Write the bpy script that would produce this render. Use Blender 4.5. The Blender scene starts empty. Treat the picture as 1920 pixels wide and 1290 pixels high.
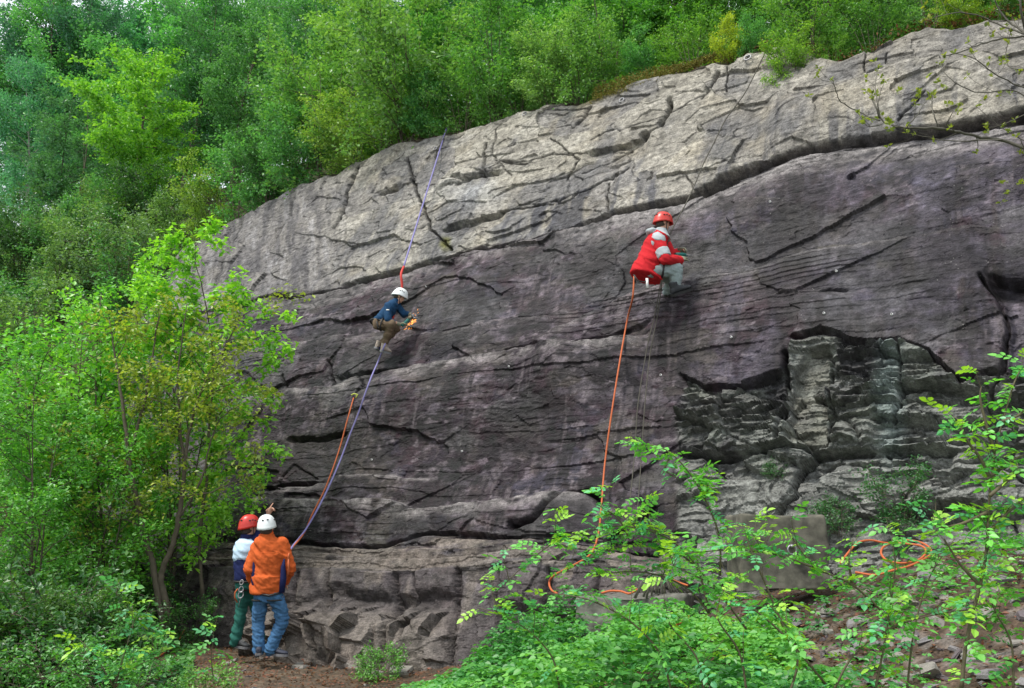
import bpy, bmesh, math, random, time
import numpy as np
from mathutils import Vector, Matrix
T_START = time.time()
S = bpy.context.scene
COL = S.collection

# ------------------------------------------------------------------ camera, sky, sun, exposure
F = 1600.0                       # focal length in photograph pixels (1920 wide)
PITCH = math.atan(355.0 / F)
cam_d = bpy.data.cameras.new('camera'); cam = bpy.data.objects.new('camera', cam_d); COL.objects.link(cam)
cam_d.sensor_width = 36.0; cam_d.lens = 30.0; cam_d.clip_start = 0.1; cam_d.clip_end = 600
cam.location = (0, 0, 0); cam.rotation_euler = (math.pi / 2 + PITCH, 0, 0)
S.camera = cam
world = bpy.data.worlds.new('World'); S.world = world; world.use_nodes = True
wn = world.node_tree; wn.nodes.clear()
w_out = wn.nodes.new('ShaderNodeOutputWorld'); w_bg = wn.nodes.new('ShaderNodeBackground')
w_sky = wn.nodes.new('ShaderNodeTexSky'); w_sky.sky_type = 'NISHITA'; w_sky.sun_disc = False
w_sky.sun_elevation = math.radians(62); w_sky.sun_rotation = math.radians(238)
w_sky.air_density = 1.0; w_sky.dust_density = 4.0; w_sky.ozone_density = 1.0
w_mix = wn.nodes.new('ShaderNodeMixRGB'); w_mix.inputs['Fac'].default_value = 0.8
w_mix.inputs['Color2'].default_value = (8.6, 9.1, 9.6, 1)      # thin even cloud
wn.links.new(w_sky.outputs[0], w_mix.inputs['Color1']); wn.links.new(w_mix.outputs[0], w_bg.inputs['Color'])
w_bg.inputs['Strength'].default_value = 0.065
wn.links.new(w_bg.outputs[0], w_out.inputs['Surface'])
sun_d = bpy.data.lights.new('sun', 'SUN'); sun_d.energy = 1.5; sun_d.angle = math.radians(11); sun_d.color = (1.0, 0.96, 0.9)
sun = bpy.data.objects.new('sun', sun_d); COL.objects.link(sun)
# sun high behind the camera's left shoulder
_az, _el = math.radians(238), math.radians(62)
_sd = Vector((math.sin(_az) * math.cos(_el), math.cos(_az) * math.cos(_el), math.sin(_el)))
sun.rotation_euler = _sd.to_track_quat('Z', 'Y').to_euler()
S.view_settings.view_transform = 'Standard'; S.view_settings.look = 'None'
S.view_settings.exposure = 1.33; S.view_settings.gamma = 1.0; S.view_settings.use_curve_mapping = False
try:
    S.cycles.max_bounces = 6; S.cycles.transparent_max_bounces = 8
except Exception: pass

# ------------------------------------------------------------------ helpers
rng = np.random.default_rng(7)
def tag(o, label=None, cat=None, group=None, kind=None):
    if label: o['label'] = label
    if cat: o['category'] = cat
    if group: o['group'] = group
    if kind: o['kind'] = kind
    return o
def empty(name, loc, label=None, cat=None, group=None):
    o = bpy.data.objects.new(name, None); COL.objects.link(o); o.location = loc
    o.empty_display_size = 0.1
    return tag(o, label, cat, group)
def link(name, me, mat=None, parent=None, color=None):
    o = bpy.data.objects.new(name, me); COL.objects.link(o)
    if mat is not None and not me.materials: me.materials.append(mat)
    if parent is not None:
        o.parent = parent
        o.matrix_parent_inverse = Matrix.Translation(-parent.location) if False else Matrix.Identity(4)
    if color is not None: o.color = (*color, 1)
    return o
def fast_mesh(name, V, Fq, smooth=True, attrs=None, cols=None):
    """V (n,3); Fq (m,k) with k 3 or 4"""
    V = np.asarray(V, dtype=np.float32); Fq = np.asarray(Fq, dtype=np.int32)
    me = bpy.data.meshes.new(name); k = Fq.shape[1]
    me.vertices.add(len(V)); me.vertices.foreach_set('co', V.ravel())
    me.loops.add(Fq.size); me.loops.foreach_set('vertex_index', Fq.ravel())
    me.polygons.add(len(Fq)); me.polygons.foreach_set('loop_start', np.arange(0, Fq.size, k, dtype=np.int32))
    me.polygons.foreach_set('loop_total', np.full(len(Fq), k, dtype=np.int32))
    me.polygons.foreach_set('use_smooth', np.full(len(Fq), smooth, dtype=bool))
    me.update(calc_edges=True)
    if attrs:
        for n, a in attrs.items():
            at_ = me.attributes.new(n, 'FLOAT', 'POINT'); at_.data.foreach_set('value', np.asarray(a, dtype=np.float32).ravel())
    if cols:
        for n, a in cols.items():
            at_ = me.attributes.new(n, 'FLOAT_COLOR', 'POINT')
            c4 = np.ones((len(V), 4), dtype=np.float32); c4[:, :3] = a
            at_.data.foreach_set('color', c4.ravel())
    return me
class MB:
    """collects vertices and faces (tri / quad, mixed) for one mesh"""
    def __init__(s): s.v = []; s.f = []; s.n = 0
    def add(s, V, Fs):
        V = np.asarray(V, dtype=float).reshape(-1, 3)
        for f in Fs: s.f.append(tuple(int(i) + s.n for i in f))
        s.v.append(V); s.n += len(V)
    def tube(s, pts, rad, seg=6, cap=True):
        pts = np.asarray(pts, dtype=float); n = len(pts)
        rad = np.full(n, rad) if np.isscalar(rad) else np.asarray(rad, dtype=float)
        tan = np.gradient(pts, axis=0); tan /= (np.linalg.norm(tan, axis=1, keepdims=True) + 1e-9)
        up = np.array([0.12, 0.31, 0.94]) if abs(tan[0][2]) < 0.9 else np.array([0.9, 0.3, 0.1])
        a = np.linspace(0, 2 * np.pi, seg, endpoint=False); V = []
        u = np.cross(tan[0], up); u /= np.linalg.norm(u)
        for i in range(n):
            u = u - tan[i] * np.dot(u, tan[i]); u /= (np.linalg.norm(u) + 1e-9); w = np.cross(tan[i], u)
            V.append(pts[i] + rad[i] * (np.cos(a)[:, None] * u + np.sin(a)[:, None] * w))
        V = np.concatenate(V); Fs = []
        for i in range(n - 1):
            for j in range(seg):
                k = (j + 1) % seg
                Fs.append((i * seg + j, i * seg + k, (i + 1) * seg + k, (i + 1) * seg + j))
        if cap:
            Fs.append(tuple(range(seg - 1, -1, -1))); Fs.append(tuple((n - 1) * seg + j for j in range(seg)))
        s.add(V, Fs)
    def box(s, c, size, M=None):
        c = np.array(c, float); h = np.array(size, float) / 2
        V = np.array([(x, y, z) for x in (-1, 1) for y in (-1, 1) for z in (-1, 1)], float) * h
        if M is not None: V = V @ np.array(M).T
        s.add(V + c, [(0, 1, 3, 2), (4, 6, 7, 5), (0, 4, 5, 1), (2, 3, 7, 6), (0, 2, 6, 4), (1, 5, 7, 3)])
    def ball(s, c, r, seg=12, rings=8, M=None):
        c = np.array(c, float); r = np.array(r, float) * np.ones(3); V = [(0, 0, -1.0)]
        for i in range(1, rings):
            p = math.pi * i / rings - math.pi / 2
            for j in range(seg):
                a = 2 * math.pi * j / seg; V.append((math.cos(p) * math.cos(a), math.cos(p) * math.sin(a), math.sin(p)))
        V.append((0, 0, 1.0)); V = np.array(V) * r
        if M is not None: V = V @ np.array(M).T
        Fs = []
        for j in range(seg): Fs.append((0, 1 + (j + 1) % seg, 1 + j))
        for i in range(rings - 2):
            for j in range(seg):
                a = 1 + i * seg; k = (j + 1) % seg
                Fs.append((a + j, a + k, a + seg + k, a + seg + j))
        a = 1 + (rings - 2) * seg
        for j in range(seg): Fs.append((a + j, a + (j + 1) % seg, len(V) - 1))
        s.add(V + c, Fs)
    def loft(s, rings, seg=16):
        """rings: (centre, half width vector, half depth vector)"""
        a = np.linspace(0, 2 * np.pi, seg, endpoint=False); V = []; Fs = []
        for c, u, w in rings:
            c, u, w = np.array(c, float), np.array(u, float), np.array(w, float)
            V.append(c + np.cos(a)[:, None] * u + np.sin(a)[:, None] * w)
        n = len(rings)
        for i in range(n - 1):
            for j in range(seg):
                k = (j + 1) % seg; Fs.append((i * seg + j, i * seg + k, (i + 1) * seg + k, (i + 1) * seg + j))
        Fs.append(tuple(range(seg - 1, -1, -1))); Fs.append(tuple((n - 1) * seg + j for j in range(seg)))
        s.add(np.concatenate(V), Fs)
    def mesh(s, name, smooth=True):
        me = bpy.data.meshes.new(name)
        V = np.concatenate(s.v) if s.v else np.zeros((0, 3))
        me.from_pydata([tuple(v) for v in V], [], s.f); me.update()
        if smooth: me.polygons.foreach_set('use_smooth', np.ones(len(me.polygons), dtype=bool))
        return me
    def build(s, name, mat, parent=None, smooth=True):
        return link(name, s.mesh(name, smooth), mat, parent)
def ray(px, py):
    cx = (px - 960.0) / F; cy = (645.0 - py) / F; cp, sp = math.cos(PITCH), math.sin(PITCH)
    return np.array([cx, cp - cy * sp, sp + cy * cp])
def at(px, py, Y):
    """the place seen at photograph pixel px,py that lies Y metres ahead of the photographer"""
    r = ray(px, py); return r * (Y / r[1])
def proj(P):
    P = np.asarray(P); cp, sp = math.cos(PITCH), math.sin(PITCH)
    z = P[..., 1] * cp + P[..., 2] * sp; y = -P[..., 1] * sp + P[..., 2] * cp
    return 960 + F * P[..., 0] / z, 645 - F * y / z
_tab = np.random.default_rng(99).random((256, 256)).astype(np.float32)
def vnoise(x, y, seed=0):
    xi = np.floor(x).astype(np.int64); yi = np.floor(y).astype(np.int64); fx = x - xi; fy = y - yi
    fx = fx * fx * (3 - 2 * fx); fy = fy * fy * (3 - 2 * fy); ox = seed * 37 + 11; oy = seed * 91 + 5
    g = lambda a, b: _tab[(a + ox) & 255, (b + oy) & 255]
    return ((g(xi, yi) * (1 - fx) + g(xi + 1, yi) * fx) * (1 - fy) + (g(xi, yi + 1) * (1 - fx) + g(xi + 1, yi + 1) * fx) * fy) * 2 - 1
def fbm(x, y, o=4, seed=0, g=0.5):
    s = 0; a = 1.0; t = 0
    for i in range(o):
        s = s + a * vnoise(x * 2 ** i + i * 17.3, y * 2 ** i - i * 9.1, seed + i); t += a; a *= g
    return s / t
def cells(x, y, seed=0):
    """jittered lattice cells: id noise a, b, c in 0..1, F1, F2, offset"""
    xi = np.floor(x).astype(np.int64); yi = np.floor(y).astype(np.int64)
    F1 = np.full(x.shape, 9.0); F2 = np.full(x.shape, 9.0)
    ia = np.zeros(x.shape, np.int64); ib = np.zeros(x.shape, np.int64); ddx = np.zeros(x.shape); ddy = np.zeros(x.shape)
    for i in (-1, 0, 1):
        for j in (-1, 0, 1):
            cx, cy = xi + i, yi + j
            jx = _tab[(cx + seed * 13) & 255, (cy + seed * 7) & 255]; jy = _tab[(cx + seed * 29 + 70) & 255, (cy + seed * 3 + 40) & 255]
            dx = x - (cx + jx); dy = y - (cy + jy); d = np.sqrt(dx * dx + dy * dy)
            near = d < F1
            F2 = np.where(near, F1, np.minimum(F2, d)); F1 = np.where(near, d, F1)
            ia = np.where(near, cx, ia); ib = np.where(near, cy, ib); ddx = np.where(near, dx, ddx); ddy = np.where(near, dy, ddy)
    r = lambda k: _tab[(ia * 3 + k * 17 + seed) & 255, (ib * 5 + k * 23 + seed * 2) & 255]
    return r(1), r(2), r(3), F1, F2, ddx, ddy
def sstep(a, b, x):
    t = np.clip((x - a) / (b - a), 0, 1); return t * t * (3 - 2 * t)

# ------------------------------------------------------------------ materials
def new_mat(name):
    m = bpy.data.materials.new(name); m.use_nodes = True; nt = m.node_tree; nt.nodes.clear()
    out = nt.nodes.new('ShaderNodeOutputMaterial'); return m, nt, out
def N(nt, t, **kw):
    n = nt.nodes.new(t)
    for k, v in kw.items():
        if k.startswith('_'): setattr(n, k[1:], v)
        else: n.inputs[k.replace('__', ' ')].default_value = v
    return n
def simple(name, col, rough=0.7, var=0.12, scale=30, bump=0.2, metal=0.0, bdist=0.002, spec=0.4):
    m, nt, out = new_mat(name); L = nt.links
    b = N(nt, 'ShaderNodeBsdfPrincipled', Roughness=rough, Metallic=metal); b.inputs['Specular IOR Level'].default_value = spec
    tc = N(nt, 'ShaderNodeTexCoord'); no = N(nt, 'ShaderNodeTexNoise', Scale=scale, Detail=6.0); L.new(tc.outputs['Object'], no.inputs['Vector'])
    r = N(nt, 'ShaderNodeMapRange'); r.inputs['To Min'].default_value = 1 - var * 2; r.inputs['To Max'].default_value = 1 + var * 2
    L.new(no.outputs[0], r.inputs['Value'])
    mx = N(nt, 'ShaderNodeVectorMath', _operation='SCALE'); mx.inputs[0].default_value = col; L.new(r.outputs[0], mx.inputs['Scale'])
    L.new(mx.outputs[0], b.inputs['Base Color'])
    bp = N(nt, 'ShaderNodeBump', Strength=bump, Distance=bdist); L.new(no.outputs[0], bp.inputs['Height']); L.new(bp.outputs[0], b.inputs['Normal'])
    L.new(b.outputs[0], out.inputs[0]); return m
def leaf_mat(name, tint=(1, 1, 1), trans=0.38, gloss=0.06, rough=0.45):
    """colour comes from the plant (object colour), varied leaf by leaf"""
    m, nt, out = new_mat(name); L = nt.links
    oi = N(nt, 'ShaderNodeObjectInfo'); at_ = N(nt, 'ShaderNodeAttribute', _attribute_name='v')
    hs = N(nt, 'ShaderNodeHueSaturation'); L.new(oi.outputs['Color'], hs.inputs['Color'])
    mr = N(nt, 'ShaderNodeMapRange'); mr.inputs['To Min'].default_value = 0.478; mr.inputs['To Max'].default_value = 0.522
    mr.inputs['From Min'].default_value = 1; mr.inputs['From Max'].default_value = 0
    L.new(at_.outputs['Fac'], mr.inputs['Value']); L.new(mr.outputs[0], hs.inputs['Hue'])
    mv = N(nt, 'ShaderNodeMapRange'); mv.inputs['To Min'].default_value = 0.65; mv.inputs['To Max'].default_value = 1.75
    L.new(at_.outputs['Fac'], mv.inputs['Value']); L.new(mv.outputs[0], hs.inputs['Value'])
    ti = N(nt, 'ShaderNodeMixRGB', _blend_type='MULTIPLY', Fac=1.0, Color2=(*tint, 1)); L.new(hs.outputs[0], ti.inputs['Color1'])
    d = N(nt, 'ShaderNodeBsdfDiffuse'); t = N(nt, 'ShaderNodeBsdfTranslucent'); g = N(nt, 'ShaderNodeBsdfGlossy', Roughness=rough)
    L.new(ti.outputs[0], d.inputs[0])
    tw = N(nt, 'ShaderNodeMixRGB', _blend_type='MULTIPLY', Fac=1.0, Color2=(1.5, 1.5, 0.6, 1)); L.new(ti.outputs[0], tw.inputs['Color1']); L.new(tw.outputs[0], t.inputs[0])
    m1 = N(nt, 'ShaderNodeMixShader', Fac=trans); L.new(d.outputs[0], m1.inputs[1]); L.new(t.outputs[0], m1.inputs[2])
    m2 = N(nt, 'ShaderNodeMixShader', Fac=gloss); L.new(m1.outputs[0], m2.inputs[1]); L.new(g.outputs[0], m2.inputs[2])
    L.new(m2.outputs[0], out.inputs[0]); return m
M_LEAF = leaf_mat('leaf'); M_LEAF2 = leaf_mat('glossy_leaf', trans=0.35, gloss=0.045, rough=0.45)
M_BARK = simple('bark', (0.095, 0.08, 0.055), 0.9, 0.25, 14, 0.5, bdist=0.01)
M_BARKL = simple('pale_bark', (0.30, 0.29, 0.25), 0.9, 0.25, 9, 0.4, bdist=0.01)
M_STEM = simple('green_brown_stem', (0.10, 0.085, 0.045), 0.7, 0.2, 20, 0.3)
def attr_rock(name, rough=0.82, fine=1.0, wet=0.0):
    m, nt, out = new_mat(name); L = nt.links
    b = N(nt, 'ShaderNodeBsdfPrincipled', Roughness=rough); b.inputs['Specular IOR Level'].default_value = 0.35
    a = N(nt, 'ShaderNodeAttribute', _attribute_name='col'); g = N(nt, 'ShaderNodeNewGeometry')
    n1 = N(nt, 'ShaderNodeTexNoise', Scale=9.0, Detail=10.0, Roughness=0.68); L.new(g.outputs['Position'], n1.inputs['Vector'])
    n2 = N(nt, 'ShaderNodeTexNoise', Scale=42.0, Detail=6.0, Roughness=0.7); L.new(g.outputs['Position'], n2.inputs['Vector'])
    mp = N(nt, 'ShaderNodeMapping'); mp.inputs['Rotation'].default_value = (0, 0, math.radians(35.7)); mp.inputs['Scale'].default_value = (1.0, 1.0, 4.5)
    L.new(g.outputs['Position'], mp.inputs['Vector'])
    n3 = N(nt, 'ShaderNodeTexNoise', Scale=1.6, Detail=9.0, Roughness=0.66, Distortion=0.8); L.new(mp.outputs[0], n3.inputs['Vector'])
    r1 = N(nt, 'ShaderNodeMapRange'); r1.inputs['From Min'].default_value = 0.3; r1.inputs['From Max'].default_value = 0.7; r1.inputs['To Min'].default_value = 0.35; r1.inputs['To Max'].default_value = 1.7
    L.new(n1.outputs[0], r1.inputs['Value'])
    r2 = N(nt, 'ShaderNodeMapRange'); r2.inputs['From Min'].default_value = 0.3; r2.inputs['From Max'].default_value = 0.7; r2.inputs['To Min'].default_value = 0.55; r2.inputs['To Max'].default_value = 1.5
    L.new(n2.outputs[0], r2.inputs['Value'])
    r3 = N(nt, 'ShaderNodeMapRange'); r3.inputs['From Min'].default_value = 0.3; r3.inputs['From Max'].default_value = 0.7; r3.inputs['To Min'].default_value = 0.75; r3.inputs['To Max'].default_value = 1.3
    L.new(n3.outputs[0], r3.inputs['Value'])
    m1 = N(nt, 'ShaderNodeMath', _operation='MULTIPLY'); L.new(r1.outputs[0], m1.inputs[0]); L.new(r2.outputs[0], m1.inputs[1])
    m2 = N(nt, 'ShaderNodeMath', _operation='MULTIPLY'); L.new(m1.outputs[0], m2.inputs[0]); L.new(r3.outputs[0], m2.inputs[1])
    sc = N(nt, 'ShaderNodeVectorMath', _operation='SCALE'); L.new(a.outputs['Color'], sc.inputs[0]); L.new(m2.outputs[0], sc.inputs['Scale'])
    # pale lichen flecks and dark specks
    vo = N(nt, 'ShaderNodeTexVoronoi', Scale=17.0, Randomness=1.0); L.new(g.outputs['Position'], vo.inputs['Vector'])
    fl = N(nt, 'ShaderNodeMapRange'); fl.inputs['From Min'].default_value = 0.02; fl.inputs['From Max'].default_value = 0.17; fl.inputs['To Min'].default_value = 0.55; fl.inputs['To Max'].default_value = 0.0
    L.new(vo.outputs['Distance'], fl.inputs['Value'])
    n4 = N(nt, 'ShaderNodeTexNoise', Scale=3.1, Detail=5.0); L.new(g.outputs['Position'], n4.inputs['Vector'])
    gt = N(nt, 'ShaderNodeMapRange'); gt.inputs['From Min'].default_value = 0.52; gt.inputs['From Max'].default_value = 0.62; L.new(n4.outputs[0], gt.inputs['Value'])
    mm = N(nt, 'ShaderNodeMath', _operation='MULTIPLY'); L.new(fl.outputs[0], mm.inputs[0]); L.new(gt.outputs[0], mm.inputs[1])
    mx = N(nt, 'ShaderNodeMixRGB', Color2=(0.36, 0.35, 0.33, 1)); L.new(mm.outputs[0], mx.inputs['Fac']); L.new(sc.outputs[0], mx.inputs['Color1'])
    ve = N(nt, 'ShaderNodeTexVoronoi', Scale=1.15, Randomness=1.0); ve.feature = 'DISTANCE_TO_EDGE'; wa = N(nt, 'ShaderNodeTexNoise', Scale=2.2, Detail=6.0); L.new(mp.outputs[0], wa.inputs['Vector'])
    wv = N(nt, 'ShaderNodeVectorMath', _operation='MULTIPLY_ADD'); wv.inputs[1].default_value = (0.5, 0.5, 0.5); L.new(wa.outputs[1], wv.inputs[0]); L.new(mp.outputs[0], wv.inputs[2]); L.new(wv.outputs[0], ve.inputs['Vector'])
    vj = N(nt, 'ShaderNodeMapRange'); vj.inputs['From Min'].default_value = 0.0; vj.inputs['From Max'].default_value = 0.022; vj.inputs['To Min'].default_value = 1.0; vj.inputs['To Max'].default_value = 0.0; L.new(ve.outputs['Distance'], vj.inputs['Value'])
    vm = N(nt, 'ShaderNodeMath', _operation='MULTIPLY'); L.new(vj.outputs[0], vm.inputs[0]); L.new(gt.outputs[0], vm.inputs[1])
    mj = N(nt, 'ShaderNodeMixRGB', Color2=(0.016, 0.014, 0.013, 1)); vk = N(nt, 'ShaderNodeMath', _operation='MULTIPLY'); vk.inputs[1].default_value = 0.45 * (wet > 0); L.new(vm.outputs[0], vk.inputs[0]); L.new(vk.outputs[0], mj.inputs['Fac']); L.new(mx.outputs[0], mj.inputs['Color1'])
    L.new(mj.outputs[0], b.inputs['Base Color'])
    if wet:
        lum = N(nt, 'ShaderNodeMapRange'); lum.inputs['From Min'].default_value = 0.04; lum.inputs['From Max'].default_value = 0.22; lum.inputs['To Min'].default_value = 0.62; lum.inputs['To Max'].default_value = 0.9; L.new(a.outputs['Fac'], lum.inputs['Value']); L.new(lum.outputs[0], b.inputs['Roughness']); b.inputs['Specular IOR Level'].default_value = 0.28
    b1 = N(nt, 'ShaderNodeBump', Strength=0.42 * fine, Distance=0.035); L.new(n1.outputs[0], b1.inputs['Height'])
    b2 = N(nt, 'ShaderNodeBump', Strength=0.95 * fine, Distance=0.014); L.new(n2.outputs[0], b2.inputs['Height']); L.new(b1.outputs[0], b2.inputs['Normal'])
    b3 = N(nt, 'ShaderNodeBump', Strength=0.45 * fine, Distance=0.05); L.new(n3.outputs[0], b3.inputs['Height']); L.new(b2.outputs[0], b3.inputs['Normal'])
    n5 = N(nt, 'ShaderNodeTexNoise', Scale=1.9, Detail=9.0, Roughness=0.6, Distortion=0.5); n5.noise_type = 'RIDGED_MULTIFRACTAL'; L.new(mp.outputs[0], n5.inputs['Vector'])
    b4 = N(nt, 'ShaderNodeBump', Strength=0.55 * fine, Distance=0.05); b4.invert = True; L.new(n5.outputs[0], b4.inputs['Height']); L.new(b3.outputs[0], b4.inputs['Normal'])
    L.new(b4.outputs[0], b.inputs['Normal']); L.new(b.outputs[0], out.inputs[0]); return m
M_ROCK = attr_rock('quarry_rock', wet=1.0); M_GROUND = attr_rock('forest_floor', 0.95, 0.8)

# ------------------------------------------------------------------ the cliff: a slab leaning back, in metres (t along it, h up it, D out of it)
_nh = np.array([0.584, 0.812]); _nh /= np.linalg.norm(_nh)
NV = np.array([_nh[0], _nh[1], -0.45]); K0 = 9.67; _l = np.linalg.norm(NV); NV = NV / _l; K = K0 / _l
ET = np.array([_nh[1], -_nh[0], 0.0]); EH = np.cross(ET, NV); EH = EH * np.sign(EH[2]); EN = -NV
def slab(px, py, D=0.0):
    r = ray(px, py); P = r * ((K - D) / np.dot(NV, r)); return np.dot(P, ET), np.dot(P, EH)
def P_of(t, h, D): 
    t = np.asarray(t)[..., None]; h = np.asarray(h)[..., None]; D = np.asarray(D)[..., None]
    return NV * K + t * ET + h * EH + D * EN
CREST = [(318, 500), (345, 462), (400, 428), (450, 398), (500, 370), (560, 343), (640, 314), (720, 276), (780, 256), (830, 238), (880, 226), (960, 213), (1030, 197),
         (1090, 188), (1130, 166), (1180, 150), (1220, 134), (1280, 122), (1340, 112), (1380, 97), (1440, 84), (1480, 72), (1530, 92), (1580, 104), (1640, 84), (1700, 52), (1740, 38), (1790, 36), (1840, 30), (1920, 12), (2100, -10), (2400, -60)]
_cr = np.array([slab(*p) for p in CREST])
TL = _cr[0, 0]                       # the left end of the slab; its crest falls to the ground there
_cr = np.concatenate([[(TL - 30, -2.6 + 1.0), (TL - 2.2, _cr[0, 1] - 5.5), (TL - 1.2, _cr[0, 1] - 3.2), (TL - 0.5, _cr[0, 1] - 0.9)], _cr])
def hcrest(t): return np.interp(t, _cr[:, 0], _cr[:, 1]) + 0.10 * vnoise(np.asarray(t) * 2.3, np.asarray(t) * 0 + 3.3, 4) + 0.03 * vnoise(np.asarray(t) * 9.1, np.asarray(t) * 0 + 1.3, 5)
NC, NR = 1080, 690
_pxs = np.linspace(262, 2150, NC)
tt = np.array([slab(p, 500)[0] for p in _pxs])
# denser columns follow the picture; rows run from below the ground to the crest
hb = (-2.6 - K * NV[2]) / EH[2]
TT, VV = np.meshgrid(tt, np.linspace(0, 1, NR))
HH = hb + (hcrest(TT) - hb) * VV
PX, PY = proj(P_of(TT, HH, 0.0 * TT))
nA = fbm(TT * 1.1, HH * 2.2, 4, 3); nB = fbm(TT * 5, HH * 9, 4, 9)
PXw = PX + 4 * nB + 5 * nA; PYw = PY + 6 * fbm(TT * 1.3, HH * 2.1, 3, 21) + 3.0 * fbm(TT * 6, HH * 9, 3, 33)
D = 0.10 * fbm(TT * 0.45, HH * 0.6, 2, 41) + 0.02 * nA
COLR = np.zeros(TT.shape + (3,))
def yline(pts, X=None):
    p = np.array(pts, float); return np.interp(PXw if X is None else X, p[:, 0], p[:, 1])
def span(pts, fade=25):
    x0, x1 = pts[0][0], pts[-1][0]; return sstep(x0 - fade, x0 + fade, PX) * (1 - sstep(x1 - fade, x1 + fade, PX))
SCALE = PX * 0 + 1
DUST = np.zeros(TT.shape)
def ledge(pts, amt, w=8, fade=30, dust=0.6, dw=14):
    amt = amt * 1.3
    """rock below the line stands proud: a shelf that catches light and dust"""
    global D, DUST
    s = PYw - yline(pts); m = span(pts, fade)
    # the proud part dies away downwards so the whole slab does not creep forward
    D = D + amt * m * sstep(-w * .55, w * .55, s) * (1 - 0.85 * sstep(30, 170, s))
    DUST = np.maximum(DUST, m * dust * sstep(-w * 1.2, 0, s) * (1 - sstep(dw * 0.4, dw * 1.6, s + 6 * nB)))
JOINT_SHADE = np.zeros(TT.shape)  # mask for shade and soil fill painted along cracks and under lips
def over(pts, amt, w=2.2, fade=10, below=90):
    """rock above the line stands proud: a dark undercut with a notch right below the lip"""
    global D, JOINT_SHADE
    s = yline(pts) - PYw; m = span(pts, 10); w = 1.6
    D = D - 0.55 * amt * m * sstep(-w, w, -s) * (1 - sstep(below * 0.25, below * 1.3, -s))
    D = D - (0.03 + 0.42 * amt) * m * np.exp(-((s + 2.5) / 2.6) ** 2) * (0.45 + 0.55 * sstep(-0.3, 0.3, nB + nA))
    D = D + 0.20 * amt * m * sstep(0, w, s) * (1 - sstep(20, 110, s))
    JOINT_SHADE = np.maximum(JOINT_SHADE, 0.7 * m * np.exp(-((s + 2.0) / 1.6) ** 2) * (amt > 0) * sstep(-0.3, 0.2, nB + nA))
def crack(pts, dep, w=3.0, both=True):
    """narrow joint along any polyline"""
    global D
    p = np.array(pts, float)
    x0, x1, y0, y1 = p[:, 0].min() - 20, p[:, 0].max() + 20, p[:, 1].min() - 20, p[:, 1].max() + 20
    mk = (PX > x0) & (PX < x1) & (PY > y0) & (PY < y1); X, Y = PXw[mk] - 0, PYw[mk]; best = np.full(X.shape, 99.0)
    for a, b in zip(p[:-1], p[1:]):
        ab = b - a; u = np.clip(((X - a[0]) * ab[0] + (Y - a[1]) * ab[1]) / (ab @ ab), 0, 1)
        best = np.minimum(best, np.hypot(X - a[0] - u * ab[0], Y - a[1] - u * ab[1]))
    w = w * 0.62; D[mk] -= dep * np.exp(-(best / w) ** 2); JOINT_SHADE[mk] = np.maximum(JOINT_SHADE[mk], 0.9 * np.exp(-(best / (w * 0.8 + .5)) ** 2))
def blobm(cx, cy, rx, ry, soft=0.35, X=None, Y=None):
    d = np.sqrt(((PXw - cx) / rx) ** 2 + ((PYw - cy) / ry) ** 2); return 1 - sstep(1 - soft, 1 + soft, d)

# boundary between the pale upper beds and the purple beds
LB = [(200, 640), (330, 590), (460, 562), (600, 542), (740, 516), (850, 482), (1000, 447), (1080, 430), (1160, 402), (1290, 370), (1430, 304), (1500, 285), (1640, 262), (1760, 244), (1920, 220), (2200, 180)]
upper = 1 - sstep(-5, 5, PYw - yline(LB))
# --- joints and blocks of the upper beds
a1, a2, a3, f1, f2, dx, dy = cells(TT * 0.62 + 0.10 * nA, HH * 1.15 + 0.12 * TT + 0.10 * nA, 3)
D += upper * (0.07 * (a1 - 0.5) + 0.10 * (a2 - 0.5) * dx + 0.16 * (a3 - 0.5) * dy)

b1, b2, b3, g1, g2, ex, ey = cells(TT * 1.5 + 0.10 * nB, HH * 2.9 + 0.3 * TT + 0.1 * nA, 5)
D += upper * (0.03 * (b1 - 0.5) + 0.09 * (b2 - 0.5) * ex + 0.08 * (b3 - 0.5) * ey) * sstep(500, 760, PX)
# --- purple beds: broad smooth facets with stepped thin bedding
c1, c2, c3, h1, h2, gx, gy = cells(TT * 0.5 + 0.15 * nA, HH * 0.95 + 0.2 * nA, 8)
D += (1 - upper) * (0.07 * (c1 - 0.5) + 0.13 * (c2 - 0.5) * gx + 0.16 * (c3 - 0.5) * gy) * (1 - sstep(0.0, 1.4, h1) * 0.2)
bed = HH * 2.6 + 0.35 * fbm(TT * 0.5, HH * 0.7, 3, 61)
bi = np.floor(bed); bf = bed - bi
amp = _tab[(bi.astype(int) * 7) & 255, 40] * (0.35 + 0.65 * sstep(-0.2, 0.5, vnoise(TT * 0.7, bi * 3.7, 66)))
D += (1 - upper) * 0.045 * amp * (1 - bf) ** 1.5 * sstep(0.0, 0.3, vnoise(TT * 0.35, bi * 5.1, 67) + 0.1)
bed2 = HH * 11 + 0.9 * fbm(TT * 1.1, HH * 1.5, 4, 71); bi2 = np.floor(bed2); bf2 = bed2 - bi2
zz = sstep(-0.05, 0.4, fbm(TT * 0.6, HH * 0.9, 3, 77))
D += (1 - upper) * sstep(0.15, 0.45, fbm(TT * 0.5, HH * 0.8, 3, 79)) * 0.020 * _tab[(bi2.astype(int) * 11) & 255, 90] * (1 - bf2)
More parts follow.
